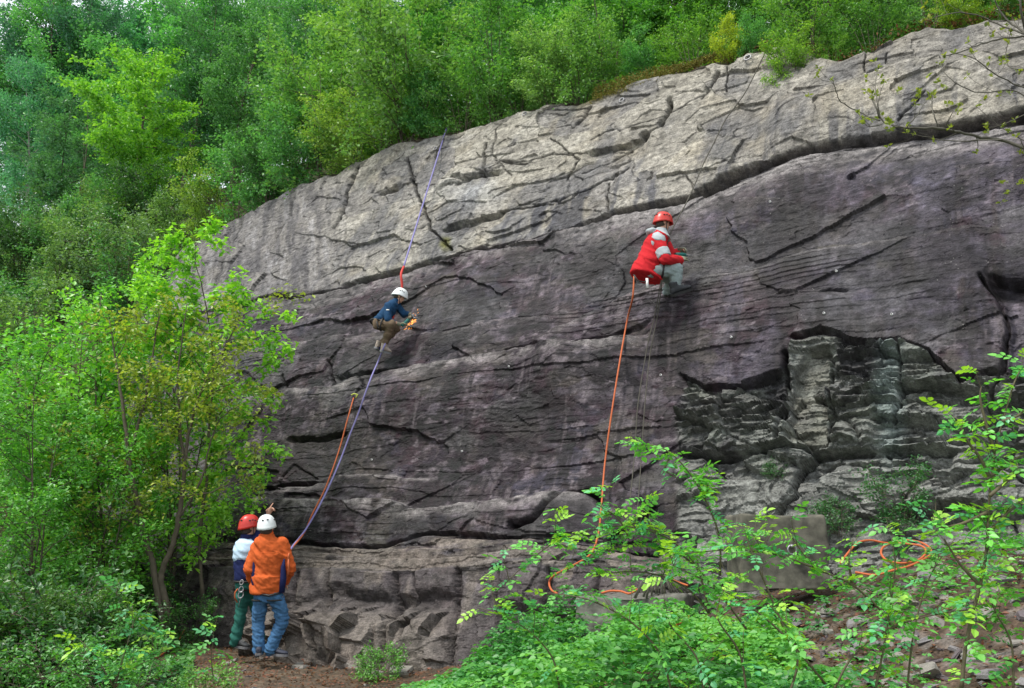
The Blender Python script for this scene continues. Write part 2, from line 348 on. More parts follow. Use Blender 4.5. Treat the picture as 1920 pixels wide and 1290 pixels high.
# --- named features
crack([(330, 600), (460, 565), (600, 545), (700, 527), (800, 496), (860, 482), (1000, 450), (1080, 432)], 0.16, 3.5)
over([(640, 532), (740, 514), (800, 494), (870, 478)], 0.09, 4, 20, 60)
ledge([(330, 602), (600, 553), (740, 524), (860, 490), (1000, 458), (1080, 440)], 0.10, 8, 30, 0.55, 16)
over([(1060, 432), (1160, 400), (1290, 368), (1430, 303), (1500, 284), (1640, 261), (1760, 243), (2100, 195)], 0.17, 4, 30, 90)
ledge([(1060, 446), (1160, 418), (1290, 390), (1430, 332), (1500, 305), (1640, 285), (1760, 268), (2100, 215)], 0.17, 10, 40, 1.0, 30)
ledge([(470, 602), (560, 582), (620, 572), (700, 550), (760, 535)], 0.07, 6, 25, 0.5, 10)
ledge([(440, 625), (560, 610), (660, 600), (700, 590)], 0.05, 5, 25, 0.3, 8)
ledge([(470, 662), (560, 652), (640, 642), (760, 640), (830, 632), (900, 620), (1010, 600), (1060, 585)], 0.08, 7, 40, 0.35, 12)
over([(640, 715), (700, 702), (860, 690), (950, 668), (1030, 650)], 0.09, 3, 20, 50)
ledge([(430, 780), (500, 757), (560, 744), (640, 738), (700, 715), (830, 696), (900, 682), (1000, 665), (1100, 655), (1200, 640)], 0.17, 9, 40, 0.8, 20)
over([(1080, 650), (1150, 634), (1225, 612)], 0.07, 3, 15, 40)
crack([(630, 690), (640, 735)], 0.12, 3); crack([(545, 715), (548, 745)], 0.08, 3)
over([(555, 832), (610, 830), (660, 822)], 0.10, 3, 12, 40)
over([(500, 915), (560, 910), (606, 905)], 0.14, 4, 15, 45)
ledge([(500, 922), (560, 918), (620, 912)], 0.12, 6, 20, 0.5, 14)
crack([(525, 915), (560, 880), (600, 900)], 0.05, 3); crack([(520, 800), (532, 760)], 0.10, 4)
ledge([(630, 898), (740, 896), (810, 906)], 0.06, 4, 20, 0.9, 6)
ledge([(380, 962), (520, 950), (600, 957), (640, 948), (740, 952), (790, 965), (860, 958), (980, 940), (1100, 930)], 0.17, 8, 40, 0.9, 22)
crack([(980, 1000), (1020, 990), (1045, 960), (1075, 932), (1110, 925), (1130, 945)], 0.30, 8)
ledge([(1240, 545), (1290, 530), (1400, 510), (1500, 485), (1620, 466), (1720, 455), (1850, 436)], 0.10, 5, 40, 0.35, 8)
ledge([(1020, 640), (1100, 600), (1200, 560), (1260, 545)], 0.12, 8, 40, 0.3, 14)
ledge([(1300, 575), (1400, 580), (1480, 555), (1600, 560)], 0.06, 6, 40, 0.15, 10)
over([(1460, 562), (1540, 556), (1590, 552)], 0.05, 3, 20, 30)
over([(835, 428), (860, 420), (900, 408), (945, 396)], 0.15, 3, 10, 40)
over([(850, 335), (880, 333), (905, 325), (940, 320)], 0.10, 3, 10, 35)
over([(705, 358), (750, 344)], 0.12, 3, 6, 30); over([(745, 395), (775, 385)], 0.0, 3, 6, 30)
over([(820, 355), (880, 335)], 0.06, 3, 10, 30)
over([(1105, 288), (1180, 276), (1215, 258)], 0.12, 3, 10, 40); crack([(1205, 262), (1235, 240), (1250, 215), (1256, 185)], 0.28, 5)
over([(1140, 318), (1185, 296)], 0.05, 3, 8, 30)
crack([(940, 396), (1000, 386), (1060, 372), (1110, 352), (1150, 336), (1178, 318)], 0.10, 2.5); crack([(1146, 345), (1143, 400)], 0.06, 2.5)
crack([(800, 350), (850, 336), (930, 318), (945, 302), (1000, 297)], 0.05, 2); crack([(1090, 325), (1140, 308), (1180, 282)], 0.05, 2.2); crack([(1290, 330), (1300, 350)], 0.05, 2)
crack([(1105, 265), (1180, 240), (1280, 200), (1330, 170)], 0.03, 2); crack([(830, 255), (815, 290)], 0.05, 2); crack([(1040, 210), (1110, 204), (1085, 240)], 0.05, 2.2)
crack([(763, 293), (773, 340), (800, 393), (813, 430), (850, 470)], 0.13, 3); crack([(912, 270), (908, 325)], 0.09, 3.5); crack([(930, 245), (925, 290), (960, 330)], 0.05, 2)
crack([(672, 310), (655, 350), (640, 400), (625, 430)], 0.12, 4); crack([(1347, 133), (1317, 183)], 0.12, 3.5); crack([(1365, 120), (1362, 170)], 0.06, 2)
crack([(1035, 265), (1085, 300), (1060, 330)], 0.05, 2); crack([(1105, 205), (1075, 245)], 0.12, 4); crack([(940, 300), (990, 305), (1040, 290), (1100, 288)], 0.06, 2)
crack([(1625, 95), (1622, 140)], 0.05, 2.5); crack([(1665, 105), (1660, 125)], 0.04, 2); crack([(1490, 190), (1640, 140), (1760, 110), (1850, 85)], 0.09, 4)
ledge([(1450, 200), (1640, 150), (1760, 118), (1920, 80), (2100, 40)], 0.16, 8, 40, 0.3, 16)
crack([(1690, 235), (1740, 190)], 0.06, 3)
crack([(560, 345), (540, 400), (510, 470)], 0.03, 5); crack([(455, 400), (430, 470), (400, 540)], 0.03, 6)
crack([(1080, 434), (1160, 402), (1290, 369), (1430, 303), (1500, 284), (1640, 261), (1760, 243), (1920, 220), (2100, 190)], 0.07, 4)
crack([(1290, 528), (1400, 508), (1500, 482), (1620, 463), (1720, 452), (1850, 434)], 0.07, 3)
# right corner: the face ends at a dark cleft and steps back
cor = sstep(0, 16, PXw - np.interp(PYw, [420, 470, 520, 560, 620, 690, 760, 900, 1000], [1850, 1846, 1838, 1868, 1888, 1880, 1838, 1850, 1860])) * sstep(505, 540, PYw)
D -= 0.18 * cor; 
crack([(1838, 525), (1872, 560), (1890, 620), (1884, 690), (1850, 740)], 0.14, 6)
over([(1862, 520), (1900, 525), (1990, 520)], 0.18, 4, 10, 60)
# fractured slate hollow at the lower right
hol = sstep(0, 10, PYw - yline([(1150, 1200), (1270, 760), (1290, 700), (1320, 722), (1400, 724), (1470, 694), (1496, 640), (1545, 622), (1600, 640), (1690, 640), (1745, 664), (1800, 724), (1860, 705), (1900, 690), (2100, 650)])) * sstep(1262, 1290, PXw)
over([(1280, 700), (1320, 722), (1400, 724), (1468, 700)], 0.14, 4, 10, 110)
over([(1490, 640), (1545, 622), (1600, 642), (1690, 642), (1745, 664), (1800, 722), (1870, 700)], 0.16, 5, 15, 140)
over([(1690, 736), (1760, 730), (1840, 734)], 0.28, 5, 15, 60)
over([(1280, 848), (1380, 852), (1480, 842), (1560, 858)], 0.24, 4, 15, 60)
over([(1640, 790), (1720, 800), (1830, 780)], 0.20, 4, 15, 60); over([(1560, 860), (1660, 846), (1790, 850)], 0.22, 4, 15, 70)
alc = sstep(0, 6, PXw - np.interp(PYw, [640, 700, 860], [1530, 1488, 1484])) * sstep(0, 5, np.interp(PYw, [640, 860], [1556, 1560]) - PXw) * sstep(0, 6, PYw - 655) * sstep(0, 6, 852 - PYw)
D -= 0.12 * alc; crack([(1478, 665), (1476, 760), (1470, 830)], 0.22, 7)
crack([(1560, 700), (1570, 790), (1560, 850)], 0.1, 4); crack([(1690, 650), (1696, 740), (1680, 800)], 0.10, 5)
l1, l2, l3, _a, _b, lx, ly = cells(TT * 1.1 + 0.1 * nA, HH * 1.3, 31); sl = HH * 8.5 + 0.7 * fbm(TT * 0.9, HH * 1.2, 3, 87) + 1.8 * l1 + 2.6 * (l2 - 0.5) * lx + 0.25 * nB; si = np.floor(sl); sf = sl - si
thin = hol * (1 - 0.8 * alc) * (1 - 0.6 * sstep(860, 900, PYw)) * (0.35 + 0.65 * sstep(-0.3, 0.3, fbm(TT * 0.9, HH * 1.0, 3, 53) + 0.6 * blobm(1390, 780, 110, 80) + 0.6 * blobm(1640, 740, 90, 110)))
D += thin * 0.17 * np.clip(0.55 + 0.75 * vnoise(TT * 1.3 + si * 7.1, si * 3.37, 5), 0, 1.2) * (1 - sf) ** 1.2 * sstep(0, 0.1, sf)
e1, e2, e3, k1, k2, jx, jy = cells(TT * 0.95 + 0.15 * nA, HH * 2.0 + 0.25 * TT + 0.12 * nB, 12)
D += hol * (0.20 * (e1 - 0.5) + 0.36 * (e2 - 0.5) * jx + 0.32 * (e3 - 0.5) * jy) - hol * 0.08 * np.exp(-((k2 - k1) / 0.05) ** 2)
m1, m2, m3, q1, q2, ux, uy = cells(TT * 2.3 + 0.2 * nB, HH * 6.0 + 0.3 * nA, 14)
m4, m5, m6, q4, q5, u4, u5 = cells(TT * 2.0 + 0.6 * HH, HH * 3.2 - 0.4 * TT, 37)
D += hol * (0.10 * (m4 - 0.5) + 0.22 * (m5 - 0.5) * u4 + 0.20 * (m6 - 0.5) * u5)
D += hol * (0.04 * (m1 - 0.5) + 0.10 * (m2 - 0.5) * ux + 0.09 * (m3 - 0.5) * uy)
# foot of the wall: stepped pale beds running out over a row of dark blocks
B1 = [(200, 1010), (330, 1010), (560, 1026), (640, 1036), (740, 1038), (830, 1014), (930, 1016), (1060, 1034), (1250, 1050), (1400, 1040), (1600, 1200)]
B2 = [(200, 1075), (350, 1092), (640, 1112), (900, 1113), (1180, 1118), (1300, 1130), (1600, 1290)]
s1 = PYw - yline(B1); s2 = PYw - yline(B2); foot = (1 - sstep(1290, 1420, PX))
over([(200, 1010), (560, 1024), (640, 1034), (740, 1036), (830, 1014), (930, 1014), (1060, 1032), (1250, 1048)], 0.10, 4, 20, 30)
prog = np.clip(s1 / np.maximum(yline(B2) - yline(B1), 20), 0, 1)
qs = prog * 3.4 + 0.35 * fbm(TT * 0.5, TT * 0 + 2, 2, 95) * (prog > 0) * (prog < 1); qf = np.floor(qs); steps = np.clip((qf + sstep(0.0, 0.5, qs - qf)) / 3.4, 0, 1)
D += foot * 0.82 * steps * (s1 > 0)
fs = foot * sstep(0, 6, s1) * (1 - sstep(-4, 6, s2))
f_b = HH * 8.5 + 1.5 * fbm(TT * 0.6, HH * 1.2, 3, 93) + 0.4 * nB; f_i = np.floor(f_b)
D += fs * 0.045 * _tab[(f_i.astype(int) * 17) & 255, 3] * (1 - (f_b - f_i))
blk = foot * sstep(0, 8, s2)
x_b = np.array([200, 330, 470, 590, 640, 700, 815, 850, 930, 1010, 1100, 1190, 1290])
bidx = np.searchsorted(x_b, PXw); bo = _tab[(bidx * 19) & 255, 7]
bl = np.abs(PXw[..., None] - x_b).min(-1)
D += blk * (0.16 * (bo - 0.4) * sstep(0, 3, bl) - 0.10 * np.exp(-(bl / 5) ** 2)); 
D -= blk * 0.16 * sstep(50, 75, PYw - yline(B2) + 30 * vnoise(TT * 1.7, HH * 0 + 2.2, 8)) * (bo > 0.3)
apr = sstep(1165, 1225, PYw + 25 * nA) * sstep(540, 600, PX) * (1 - sstep(880, 960, PX)); r1_, r2_, r3_, y1, y2, rx_, ry_ = cells(TT * 3.0 + HH * 1.5, HH * 3.5 - TT * 1.2, 23)
D += apr * (0.42 + 0.22 * (r1_ - 0.5) + 0.5 * (r2_ - 0.5) * rx_ + 0.4 * (r3_ - 0.5) * ry_)
v1, v2, v3, w1, w2, zx, zy = cells(TT * 2.4, HH * 3.0, 19)
D += (0.14 * blk + 0.15 * fs) * (0.08 * (v1 - 0.5) + 0.2 * (v2 - 0.5) * zx + 0.2 * (v3 - 0.5) * zy)
# roughness everywhere
for fx_, fy_, am_, sd2 in ((2.6, 5.5, 0.030, 24), (5.5, 12.0, 0.020, 26), (12.0, 24.0, 0.012, 28)):
    o1, o2, o3, p1_, p2_, px_, py_ = cells(TT * fx_ + 0.25 * HH + 0.15 * nB, HH * fy_ + 0.3 * fx_ * 0.3 * TT + 0.15 * nA, sd2)
    D += am_ * (0.25 + 0.75 * sstep(-0.25, 0.25, fbm(TT * 0.8 + sd2, HH * 1.1, 3, sd2 + 200)) + 0.7 * hol) * (0.20 * (o1 - 0.5) + 1.1 * (o2 - 0.5) * px_ + 1.1 * (o3 - 0.5) * py_)
D += 0.006 * fbm(TT * 9, HH * 14, 3, 101, 0.6)
sx = np.sin(0.35); D += 0.006 * fbm((TT * 2.0 + HH * 1.2) * 1.2, (HH * 9 - TT * 2.0), 3, 121)
# crest rounds off
ctop = sstep(0.0, 0.22, hcrest(TT) - HH); D -= 0.16 * (1 - ctop)

# --- colours of the stone itself
def mixc(c, m): 
    global COLR
    m = np.clip(m, 0, 1)[..., None]; COLR = COLR * (1 - m) + np.array(c) * m
n_big = fbm(TT * 0.6, HH * 0.9, 4, 131); n_med = fbm(TT * 2.2, HH * 2.9, 4, 141); n_str = fbm(TT * 7.5 + 0.8 * nA, HH * 0.7, 4, 151); n_str2 = fbm(TT * 16, HH * 0.9 + TT, 3, 161)
n_diag = fbm((TT + 0.45 * HH) * 1.3, (HH * 6 - TT * 1.6), 4, 171)
mixc((0.042, 0.031, 0.039), np.ones(TT.shape))
mixc((0.052, 0.027, 0.036), sstep(-0.1, 0.4, n_big + 0.4 * n_med))                        # wine purple
mixc((0.070, 0.068, 0.086), 0.7 * sstep(0.05, 0.45, fbm(TT * 0.9 + 5, HH * 0.8, 4, 181)))   # blue grey
mixc((0.115, 0.102, 0.088), 0.6 * sstep(0.12, 0.5, n_med * 0.9 + n_diag * 0.25 + 0.2 * nB))
mixc((0.026, 0.023, 0.023), 0.85 * sstep(0.05, 0.5, n_str - 0.25 * n_med))
mixc((0.17, 0.16, 0.145), 0.4 * sstep(0.1, 0.6, n_str2 * 1.1 + 0.6 * n_med))
mixc((0.27, 0.25, 0.26), 0.75 * sstep(0.26, 0.55, n_diag * 0.7 + 0.7 * nB + 0.3 * n_med))
mixc((0.022, 0.019, 0.020), 0.7 * sstep(0.2, 0.5, fbm(TT * 1.5 - HH * 0.7, HH * 3.1, 4, 261)))
patch = lambda fx_, fy_, sd2, lo=0.08, hi=0.3: sstep(lo, hi, fbm(TT * fx_, HH * fy_ + 0.2 * TT, 5, sd2, 0.6))
mixc((0.055, 0.060, 0.082), 0.6 * patch(1.3, 2.0, 401, 0.1)); mixc((0.062, 0.036, 0.042), 0.6 * patch(0.9, 1.7, 411, 0.1)); mixc((0.10, 0.098, 0.078), 0.75 * patch(1.1, 1.5, 421, 0.1)); mixc((0.020, 0.017, 0.019), 0.8 * patch(1.7, 2.4, 431, 0.1))
mixc((0.17, 0.165, 0.175), 0.6 * patch(2.6, 6.0, 441, 0.18, 0.4)); mixc((0.26, 0.25, 0.245), 0.6 * patch(5.0, 9.0, 451, 0.24, 0.42))
mixc((0.22, 0.21, 0.20), 0.5 * sstep(0.16, 0.34, fbm(TT * 11, HH * 1.1 + 3, 4, 461, 0.6)) * patch(0.8, 1.0, 471, -0.05, 0.25)); mixc((0.018, 0.015, 0.016), 0.75 * sstep(0.1, 0.3, fbm(TT * 8, HH * 0.8 + 7, 4, 481, 0.6)) * patch(0.7, 1.0, 491, -0.05, 0.25))
gz = blobm(1400, 440, 170, 110, 0.6) * (PYw > 385); mixc((0.12, 0.118, 0.098), 0.6 * gz * patch(1.6, 1.9, 501, -0.1, 0.2))
rt = sstep(1240, 1420, PX) * (1 - hol)
mixc((0.15, 0.15, 0.175), 0.5 * rt * sstep(-0.1, 0.4, n_str + n_med))
mixc((0.30, 0.31, 0.36), 0.35 * rt * sstep(0.15, 0.6, fbm(TT * 3.2, HH * 0.45, 4, 191)) * (1 - sstep(520, 640, PY)))
# upper beds
up_c = (np.array([0.315, 0.298, 0.262]) * (0.80 + 0.40 * b3[..., None])) + 0.10 * (a1[..., None] - 0.5) * np.array([1.5, 1.4, 1.0]) + 0.05 * nA[..., None]
COLR = COLR * (1 - upper[..., None]) + up_c * upper[..., None]
mixc((0.34, 0.305, 0.235), 0.5 * upper * sstep(0.05, 0.5, fbm(TT * 1.4, HH * 1.6, 4, 201)))
mixc((0.15, 0.148, 0.15), 0.75 * upper * sstep(-0.02, 0.4, fbm(TT * 1.7, HH * 1.2, 4, 211)))
mixc((0.36, 0.37, 0.38), 0.5 * upper * blobm(880, 365, 60, 26, 0.8)); st_ = upper * (PYw > np.interp(PXw, [860, 1000, 1150, 1300], [425, 388, 335, 300])) * sstep(850, 880, PX) * (1 - sstep(1180, 1260, PX)); mixc((0.07, 0.07, 0.08), 0.85 * st_ * sstep(-0.05, 0.2, fbm(TT * 3.3, HH * 0.35, 3, 511)))
mixc((0.085, 0.085, 0.095), 0.75 * upper * sstep(0.12, 0.5, n_str + 0.15 * n_med) * sstep(-160, -20, PYw - yline(LB)))
lf = upper * (1 - sstep(560, 700, PX))
diag = fbm(TT * 5 + HH * 2.6, HH * 0.8 - TT * 0.3, 4, 221)
mixc((0.19, 0.18, 0.18), 0.7 * lf); mixc((0.09, 0.085, 0.09), 0.75 * lf * sstep(0.0, 0.4, diag)); mixc((0.34, 0.33, 0.33), 0.6 * lf * sstep(0.25, 0.5, -diag + 0.3 * nB))
# green-grey slate hollow
hm = hol * (0.75 + 0.25 * n_med)
mixc((0.20, 0.215, 0.19), hm * (0.8 + 0.35 * (e2 - 0.5))); mixc((0.040, 0.037, 0.043), 0.8 * hol * sstep(0.0, 0.35, fbm(TT * 2.0, HH * 1.4, 4, 231)) * (1 - sstep(850, 920, PY)))
mixc((0.27, 0.28, 0.255), 0.6 * hol * sstep(0.1, 0.5, fbm(TT * 1.6 + 9, HH * 1.9, 4, 241))); mixc((0.24, 0.30, 0.29), 0.5 * hol * blobm(1672, 760, 26, 150, 0.6))
mixc((0.24, 0.24, 0.225), 0.55 * hol * sstep(840, 900, PY)); mixc((0.165, 0.16, 0.13), 0.7 * alc * (0.7 + 0.6 * nB))
# pale foot beds, dark blocks, dust on shelves
mixc((0.25, 0.225, 0.185), 0.8 * fs * sstep(-0.25, 0.35, n_med + n_diag + 0.5 * blobm(740, 1070, 180, 60, 0.8))); mixc((0.12, 0.105, 0.10), 0.8 * blk * (1 - 0.4 * sstep(0.1, 0.5, n_med)))
mixc((0.30, 0.27, 0.22), 0.5 * blk * sstep(0.2, 0.5, fbm(TT * 3, HH * 1.2, 4, 251)))
mixc((0.26, 0.235, 0.195), 0.85 * apr)
mixc((0.34, 0.32, 0.30), 0.7 * DUST * np.clip(0.55 + 1.6 * nB + 0.9 * n_med, 0, 1.1))
mixc((0.10, 0.085, 0.02), 0.85 * blobm(1560, 470, 70, 6, 0.6) * (nB > -0.1)); mixc((0.14, 0.14, 0.02), 0.8 * blobm(838, 458, 10, 14, 0.6)); mixc((0.10, 0.04, 0.02), 0.8 * blobm(1690, 268, 26, 9, 0.7) * (nB > 0)); mixc((0.10, 0.04, 0.02), 0.8 * blobm(1672, 304, 18, 5, 0.7) * (nB > 0)); mixc((0.28, 0.12, 0.05), 0.7 * blobm(1440, 323, 14, 4, 0.7))
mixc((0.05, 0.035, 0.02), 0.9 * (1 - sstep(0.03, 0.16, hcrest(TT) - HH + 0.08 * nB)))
mixc((0.10, 0.09, 0.03), 0.8 * (1 - sstep(0.1, 0.5, hcrest(TT) - HH + 0.25 * nA)) * sstep(1060, 1110, PX) * (1 - sstep(1150, 1220, PX)))
mixc((0.018, 0.016, 0.014), 0.8 * JOINT_SHADE * (0.5 + 0.9 * nB + 0.3))  # crack and undercut shade, with some soil, put into the rock colour
low_ = (1 - upper) * (1 - hol) * (1 - 0.6 * foot * (PYw > 1010))
COLR = COLR * (1 + low_[..., None] * np.array([0.045, -0.06, 0.035]))
mixc((0.16, 0.155, 0.145), 0.65 * low_ * sstep(1080, 1200, PX) * (1 - sstep(30, 95, PYw - yline(LB) + 50 * n_med)) * (0.75 + 0.6 * n_med))
mixc((0.13, 0.13, 0.125), 0.55 * low_ * sstep(-0.02, 0.25, fbm(TT * 0.8 + 3, HH * 1.2, 5, 521, 0.6))); mixc((0.018, 0.016, 0.017), 0.6 * low_ * sstep(0.02, 0.25, fbm(TT * 1.2 + 9, HH * 1.3, 5, 531, 0.6)))
_sB = PYw - yline(LB); mixc((0.31, 0.295, 0.29), 0.85 * sstep(1090, 1200, PX) * sstep(5, 10, _sB) * (1 - sstep(16, 16 + 26 * sstep(1250, 1500, PX) + 8, _sB + 12 * nA)) * np.clip(0.8 + 1.0 * nB, 0.2, 1))
mixc((0.33, 0.31, 0.30), 0.95 * DUST * low_ * np.clip(0.6 + 1.5 * nB + 0.8 * n_med, 0, 1))
COLR = np.clip(COLR ** 1.12 * (0.82 - 0.19 * low_[..., None] + 0.08 * hol[..., None]), 0.009, 0.6)
XYZ = P_of(TT, HH, D)
# roll over the crest and back under the wood
NB = 26; top = XYZ[-1]; _back = np.array([_nh[0], _nh[1], 0.0]); extra = []; ecol = []
for i in range(1, NB + 1):
    q = i / NB * 1.3; rr = 0.04 * vnoise(tt * 4, tt * 0 + i * 0.6, 7)[:, None]
    extra.append(top + _back * q + np.array([0, 0, 1.0]) * (0.10 * (1 - math.exp(-q * 4)) + 0.20 * q + rr)); ecol.append(np.tile(np.array([0.045, 0.034, 0.02]) * (1 + 0.4 * math.sin(i)), (NC, 1)))
ALL = np.concatenate([XYZ, np.array(extra)], 0); ALLC = np.concatenate([COLR, np.array(ecol)], 0)
nr = ALL.shape[0]; idx = np.arange(nr * NC).reshape(nr, NC)
fq = np.stack([idx[:-1, :-1], idx[:-1, 1:], idx[1:, 1:], idx[1:, :-1]], -1).reshape(-1, 4)
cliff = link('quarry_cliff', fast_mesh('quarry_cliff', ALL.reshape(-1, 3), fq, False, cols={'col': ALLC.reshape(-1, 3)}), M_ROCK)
tag(cliff, 'leaning slab of dark purple slate with pale grey beds along its top', None, None, 'structure')
def D_at(t, h):
    v = (h - hb) / (hcrest(t) - hb) * (NR - 1); u = np.interp(t, tt, np.arange(NC))
    return float(D[int(np.clip(round(float(v)), 0, NR - 1)), int(np.clip(round(float(u)), 0, NC - 1))])
def hit(px, py, off=0.0):
    """point on the rock seen at a photograph pixel, off metres in front of it"""
    d = 0.0
    for _ in range(12):
        t, h = slab(px, py, d + off); d = 0.5 * d + 0.5 * D_at(t, h)
    r = ray(px, py); return r * ((K - d - off) / np.dot(NV, r))
print('cliff', time.time() - T_START)

# ------------------------------------------------------------------ ground and hillside
def back_of(x, y):   # horizontal distance behind the foot line of the slab at ground height
    return x * _nh[0] + y * _nh[1] - (K0 - 0.45 * 1.55)
def ground_z(x, y):
    x = np.asarray(x, float); y = np.asarray(y, float); b = back_of(x, y)
    base = np.interp(x, [-30, -1.5, 0.0, 1.5, 2.7, 4, 6, 14], [-1.57, -1.57, -1.42, -1.05, -0.62, -0.22, 0.0, 0.3])
    front = np.clip(-b - 0.5, 0, 9); z = base - (0.17 * sstep(0.3, 3, x)) * front
    z = np.maximum(z, -1.62 + 0.0 * z)
    left = sstep(5.0, 9.0, -x + 0.25 * (y - 11)) ; z = z + left * 0.10 * np.clip(-x - 4.5, 0, 12)
    z = z + 0.05 * fbm(x * 0.9, y * 0.9, 3, 301) + 0.018 * fbm(x * 5, y * 5, 3, 311)
    return z
gx_ = np.concatenate([np.arange(-30, -7, 0.5), np.arange(-7, 7.5, 0.055), np.arange(7.5, 22, 0.5)])
gy_ = np.concatenate([np.arange(-8, 4, 0.4), np.arange(4, 15, 0.055), np.arange(15, 34, 0.4)])
GX, GY = np.meshgrid(gx_, gy_); GZ = ground_z(GX, GY)
GZ = np.where(back_of(GX, GY) > 0.9, GZ - 0.5 * np.clip(back_of(GX, GY) - 0.9, 0, 3), GZ)
gc = np.zeros(GX.shape + (3,)) + np.array([0.062, 0.043, 0.028])
def gm(c, m):
    global gc
    m = np.clip(m, 0, 1)[..., None]; gc = gc * (1 - m) + np.array(c) * m
gn = fbm(GX * 2.1, GY * 2.1, 4, 321); gn2 = fbm(GX * 9, GY * 9, 3, 331)
gm((0.030, 0.024, 0.014), 0.7 * sstep(0, 0.4, gn)); gm((0.10, 0.052, 0.028), 0.7 * sstep(0.0, 0.4, gn2))
path = np.exp(-((GX + 2.6 - 0.25 * (GY - 9)) / 0.9) ** 2) * sstep(11.8, 10.5, GY) if False else np.exp(-((GX + 3.0) / 1.3) ** 2) * (GY > 7) * (GY < 12.8)
gm((0.15, 0.115, 0.08), 0.75 * path * (0.6 + 0.6 * gn2)); gm((0.17, 0.17, 0.16), 0.5 * (GX > 2) * sstep(0.12, 0.4, gn2))
gi = np.arange(GX.size).reshape(GX.shape); gf = np.stack([gi[:-1, :-1], gi[:-1, 1:], gi[1:, 1:], gi[1:, :-1]], -1).reshape(-1, 4)
ground = link('ground', fast_mesh('ground', np.stack([GX, GY, GZ], -1).reshape(-1, 3), gf, True, cols={'col': np.clip(gc, 0.01, 0.5).reshape(-1, 3)}), M_GROUND)
tag(ground, 'brown forest floor with leaf litter rising to the right', None, None, 'structure')
def hcrest_hill(t):
    t = np.asarray(t, float); return np.where(t < TL, np.interp(t, [TL - 30, TL - 14, TL - 5, TL - 1.0, TL], [_cr[4, 1] + 1.5, _cr[4, 1] + 0.8, _cr[4, 1] + 0.1, _cr[4, 1] - 0.5, _cr[4, 1] - 0.3]), hcrest(t))
def crest_pt(t): 
    return P_of(t, hcrest_hill(t), np.asarray(t) * 0 - 0.1)
def hill_pt(t, s):
    """s metres back from the crest, horizontally"""
    P = crest_pt(t); t = np.asarray(t); s = np.asarray(s)
    lf_ = 1 - sstep(TL - 1, TL + 7, t)
    g = s * (0.22 + 0.58 * lf_) * 1.0; g = np.where(s > 14, g[...] - (s - 14) * 0.15, g); g = np.where(s < 0, s * np.where(t < TL, 1.35, 3.0) - 0.6 * (t > TL - 0.6) * sstep(0, 0.3, -s), g)
    return P + _back * s[..., None] + np.array([0, 0, 1.0]) * (g - 0.12 + 0.12 * fbm(t * 0.5, s * 0.5, 3, 341))[..., None]
ht = np.concatenate([np.linspace(-46, -20, 40), np.linspace(-19.5, 9, 200)]); hs_ = np.concatenate([np.linspace(-7, -0.1, 40), np.linspace(0.0, 6, 50), np.linspace(6.4, 55, 60)])
HT, HS = np.meshgrid(ht, hs_); HP = hill_pt(HT, HS)
hc_ = np.zeros(HT.shape + (3,)) + np.array([0.055, 0.042, 0.022]); hn = sstep(0, 0.4, fbm(HT * 1.5, HS * 1.5, 4, 351))[..., None]
hc_ = hc_ * (1 - hn) + np.array([0.045, 0.055, 0.018]) * hn
hi_ = np.arange(HT.size).reshape(HT.shape); hf = np.stack([hi_[:-1, :-1], hi_[:-1, 1:], hi_[1:, 1:], hi_[1:, :-1]], -1).reshape(-1, 4)
hill = link('hillside', fast_mesh('hillside', HP.reshape(-1, 3), hf, True, cols={'col': hc_.reshape(-1, 3)}), M_GROUND)
tag(hill, 'mossy wooded hillside rising behind the cliff crest', None, None, 'structure')
print('terrain', time.time() - T_START)
# ------------------------------------------------------------------ plants
def leaf_arrays(C, A, Nn, L_, W_, v, fold=0.18):
    """diamond leaves of two triangles, folded a little along the midrib"""
    A = A / (np.linalg.norm(A, axis=1, keepdims=True) + 1e-9)
    Nn = Nn - A * (Nn * A).sum(1, keepdims=True); Nn /= (np.linalg.norm(Nn, axis=1, keepdims=True) + 1e-9)
    Sd = np.cross(A, Nn); L_ = L_[:, None]; W_ = W_[:, None]
    b = C; tip = C + A * L_; mid = C + A * L_ * 0.45
    l = mid + Sd * W_ * 0.5 + Nn * W_ * fold; r = mid - Sd * W_ * 0.5 + Nn * W_ * fold
    V = np.stack([b, r, tip, l], 1).reshape(-1, 3); k = np.arange(len(C)) * 4
    Fs = np.concatenate([np.stack([k, k + 1, k + 2], 1), np.stack([k, k + 2, k + 3], 1)])
    return V, Fs, np.repeat(v, 4)
def leaf_mesh(name, C, R, L0, droop=0.3, flat=0.8, W=0.62, axis=None):
    n = len(C); A = R.normal(size=(n, 3)); A[:, 2] = A[:, 2] * 0.5 - droop
    if axis is not None: A = A * 0.6 + axis
    Nn = R.normal(size=(n, 3)) * 0.65; Nn[:, 2] = np.abs(Nn[:, 2]) + flat
    L_ = L0 * R.uniform(0.55, 1.3, n); v = np.clip(R.normal(0.5, 0.22, n), 0, 1)
    V, Fs, vv = leaf_arrays(C, A, Nn, L_, L_ * W, v); return fast_mesh(name, V, Fs, False, {'v': vv})
def wobble(p0, p1, n, amt, R, sag=0.0):
    q = np.linspace(0, 1, n)[:, None]; P = p0 * (1 - q) + p1 * q
    ph = R.uniform(0, 6.28, 6); L = np.linalg.norm(p1 - p0)
    off = np.stack([np.sin(q[:, 0] * 5 + ph[0]) - np.sin(ph[0]), np.sin(q[:, 0] * 4.3 + ph[1]) - np.sin(ph[1]), 0.6 * (np.sin(q[:, 0] * 6 + ph[2]) - np.sin(ph[2]))], 1) * amt * L
    P = P + off * q ** 0.8; P[:, 2] -= sag * L * q[:, 0] ** 2; return P
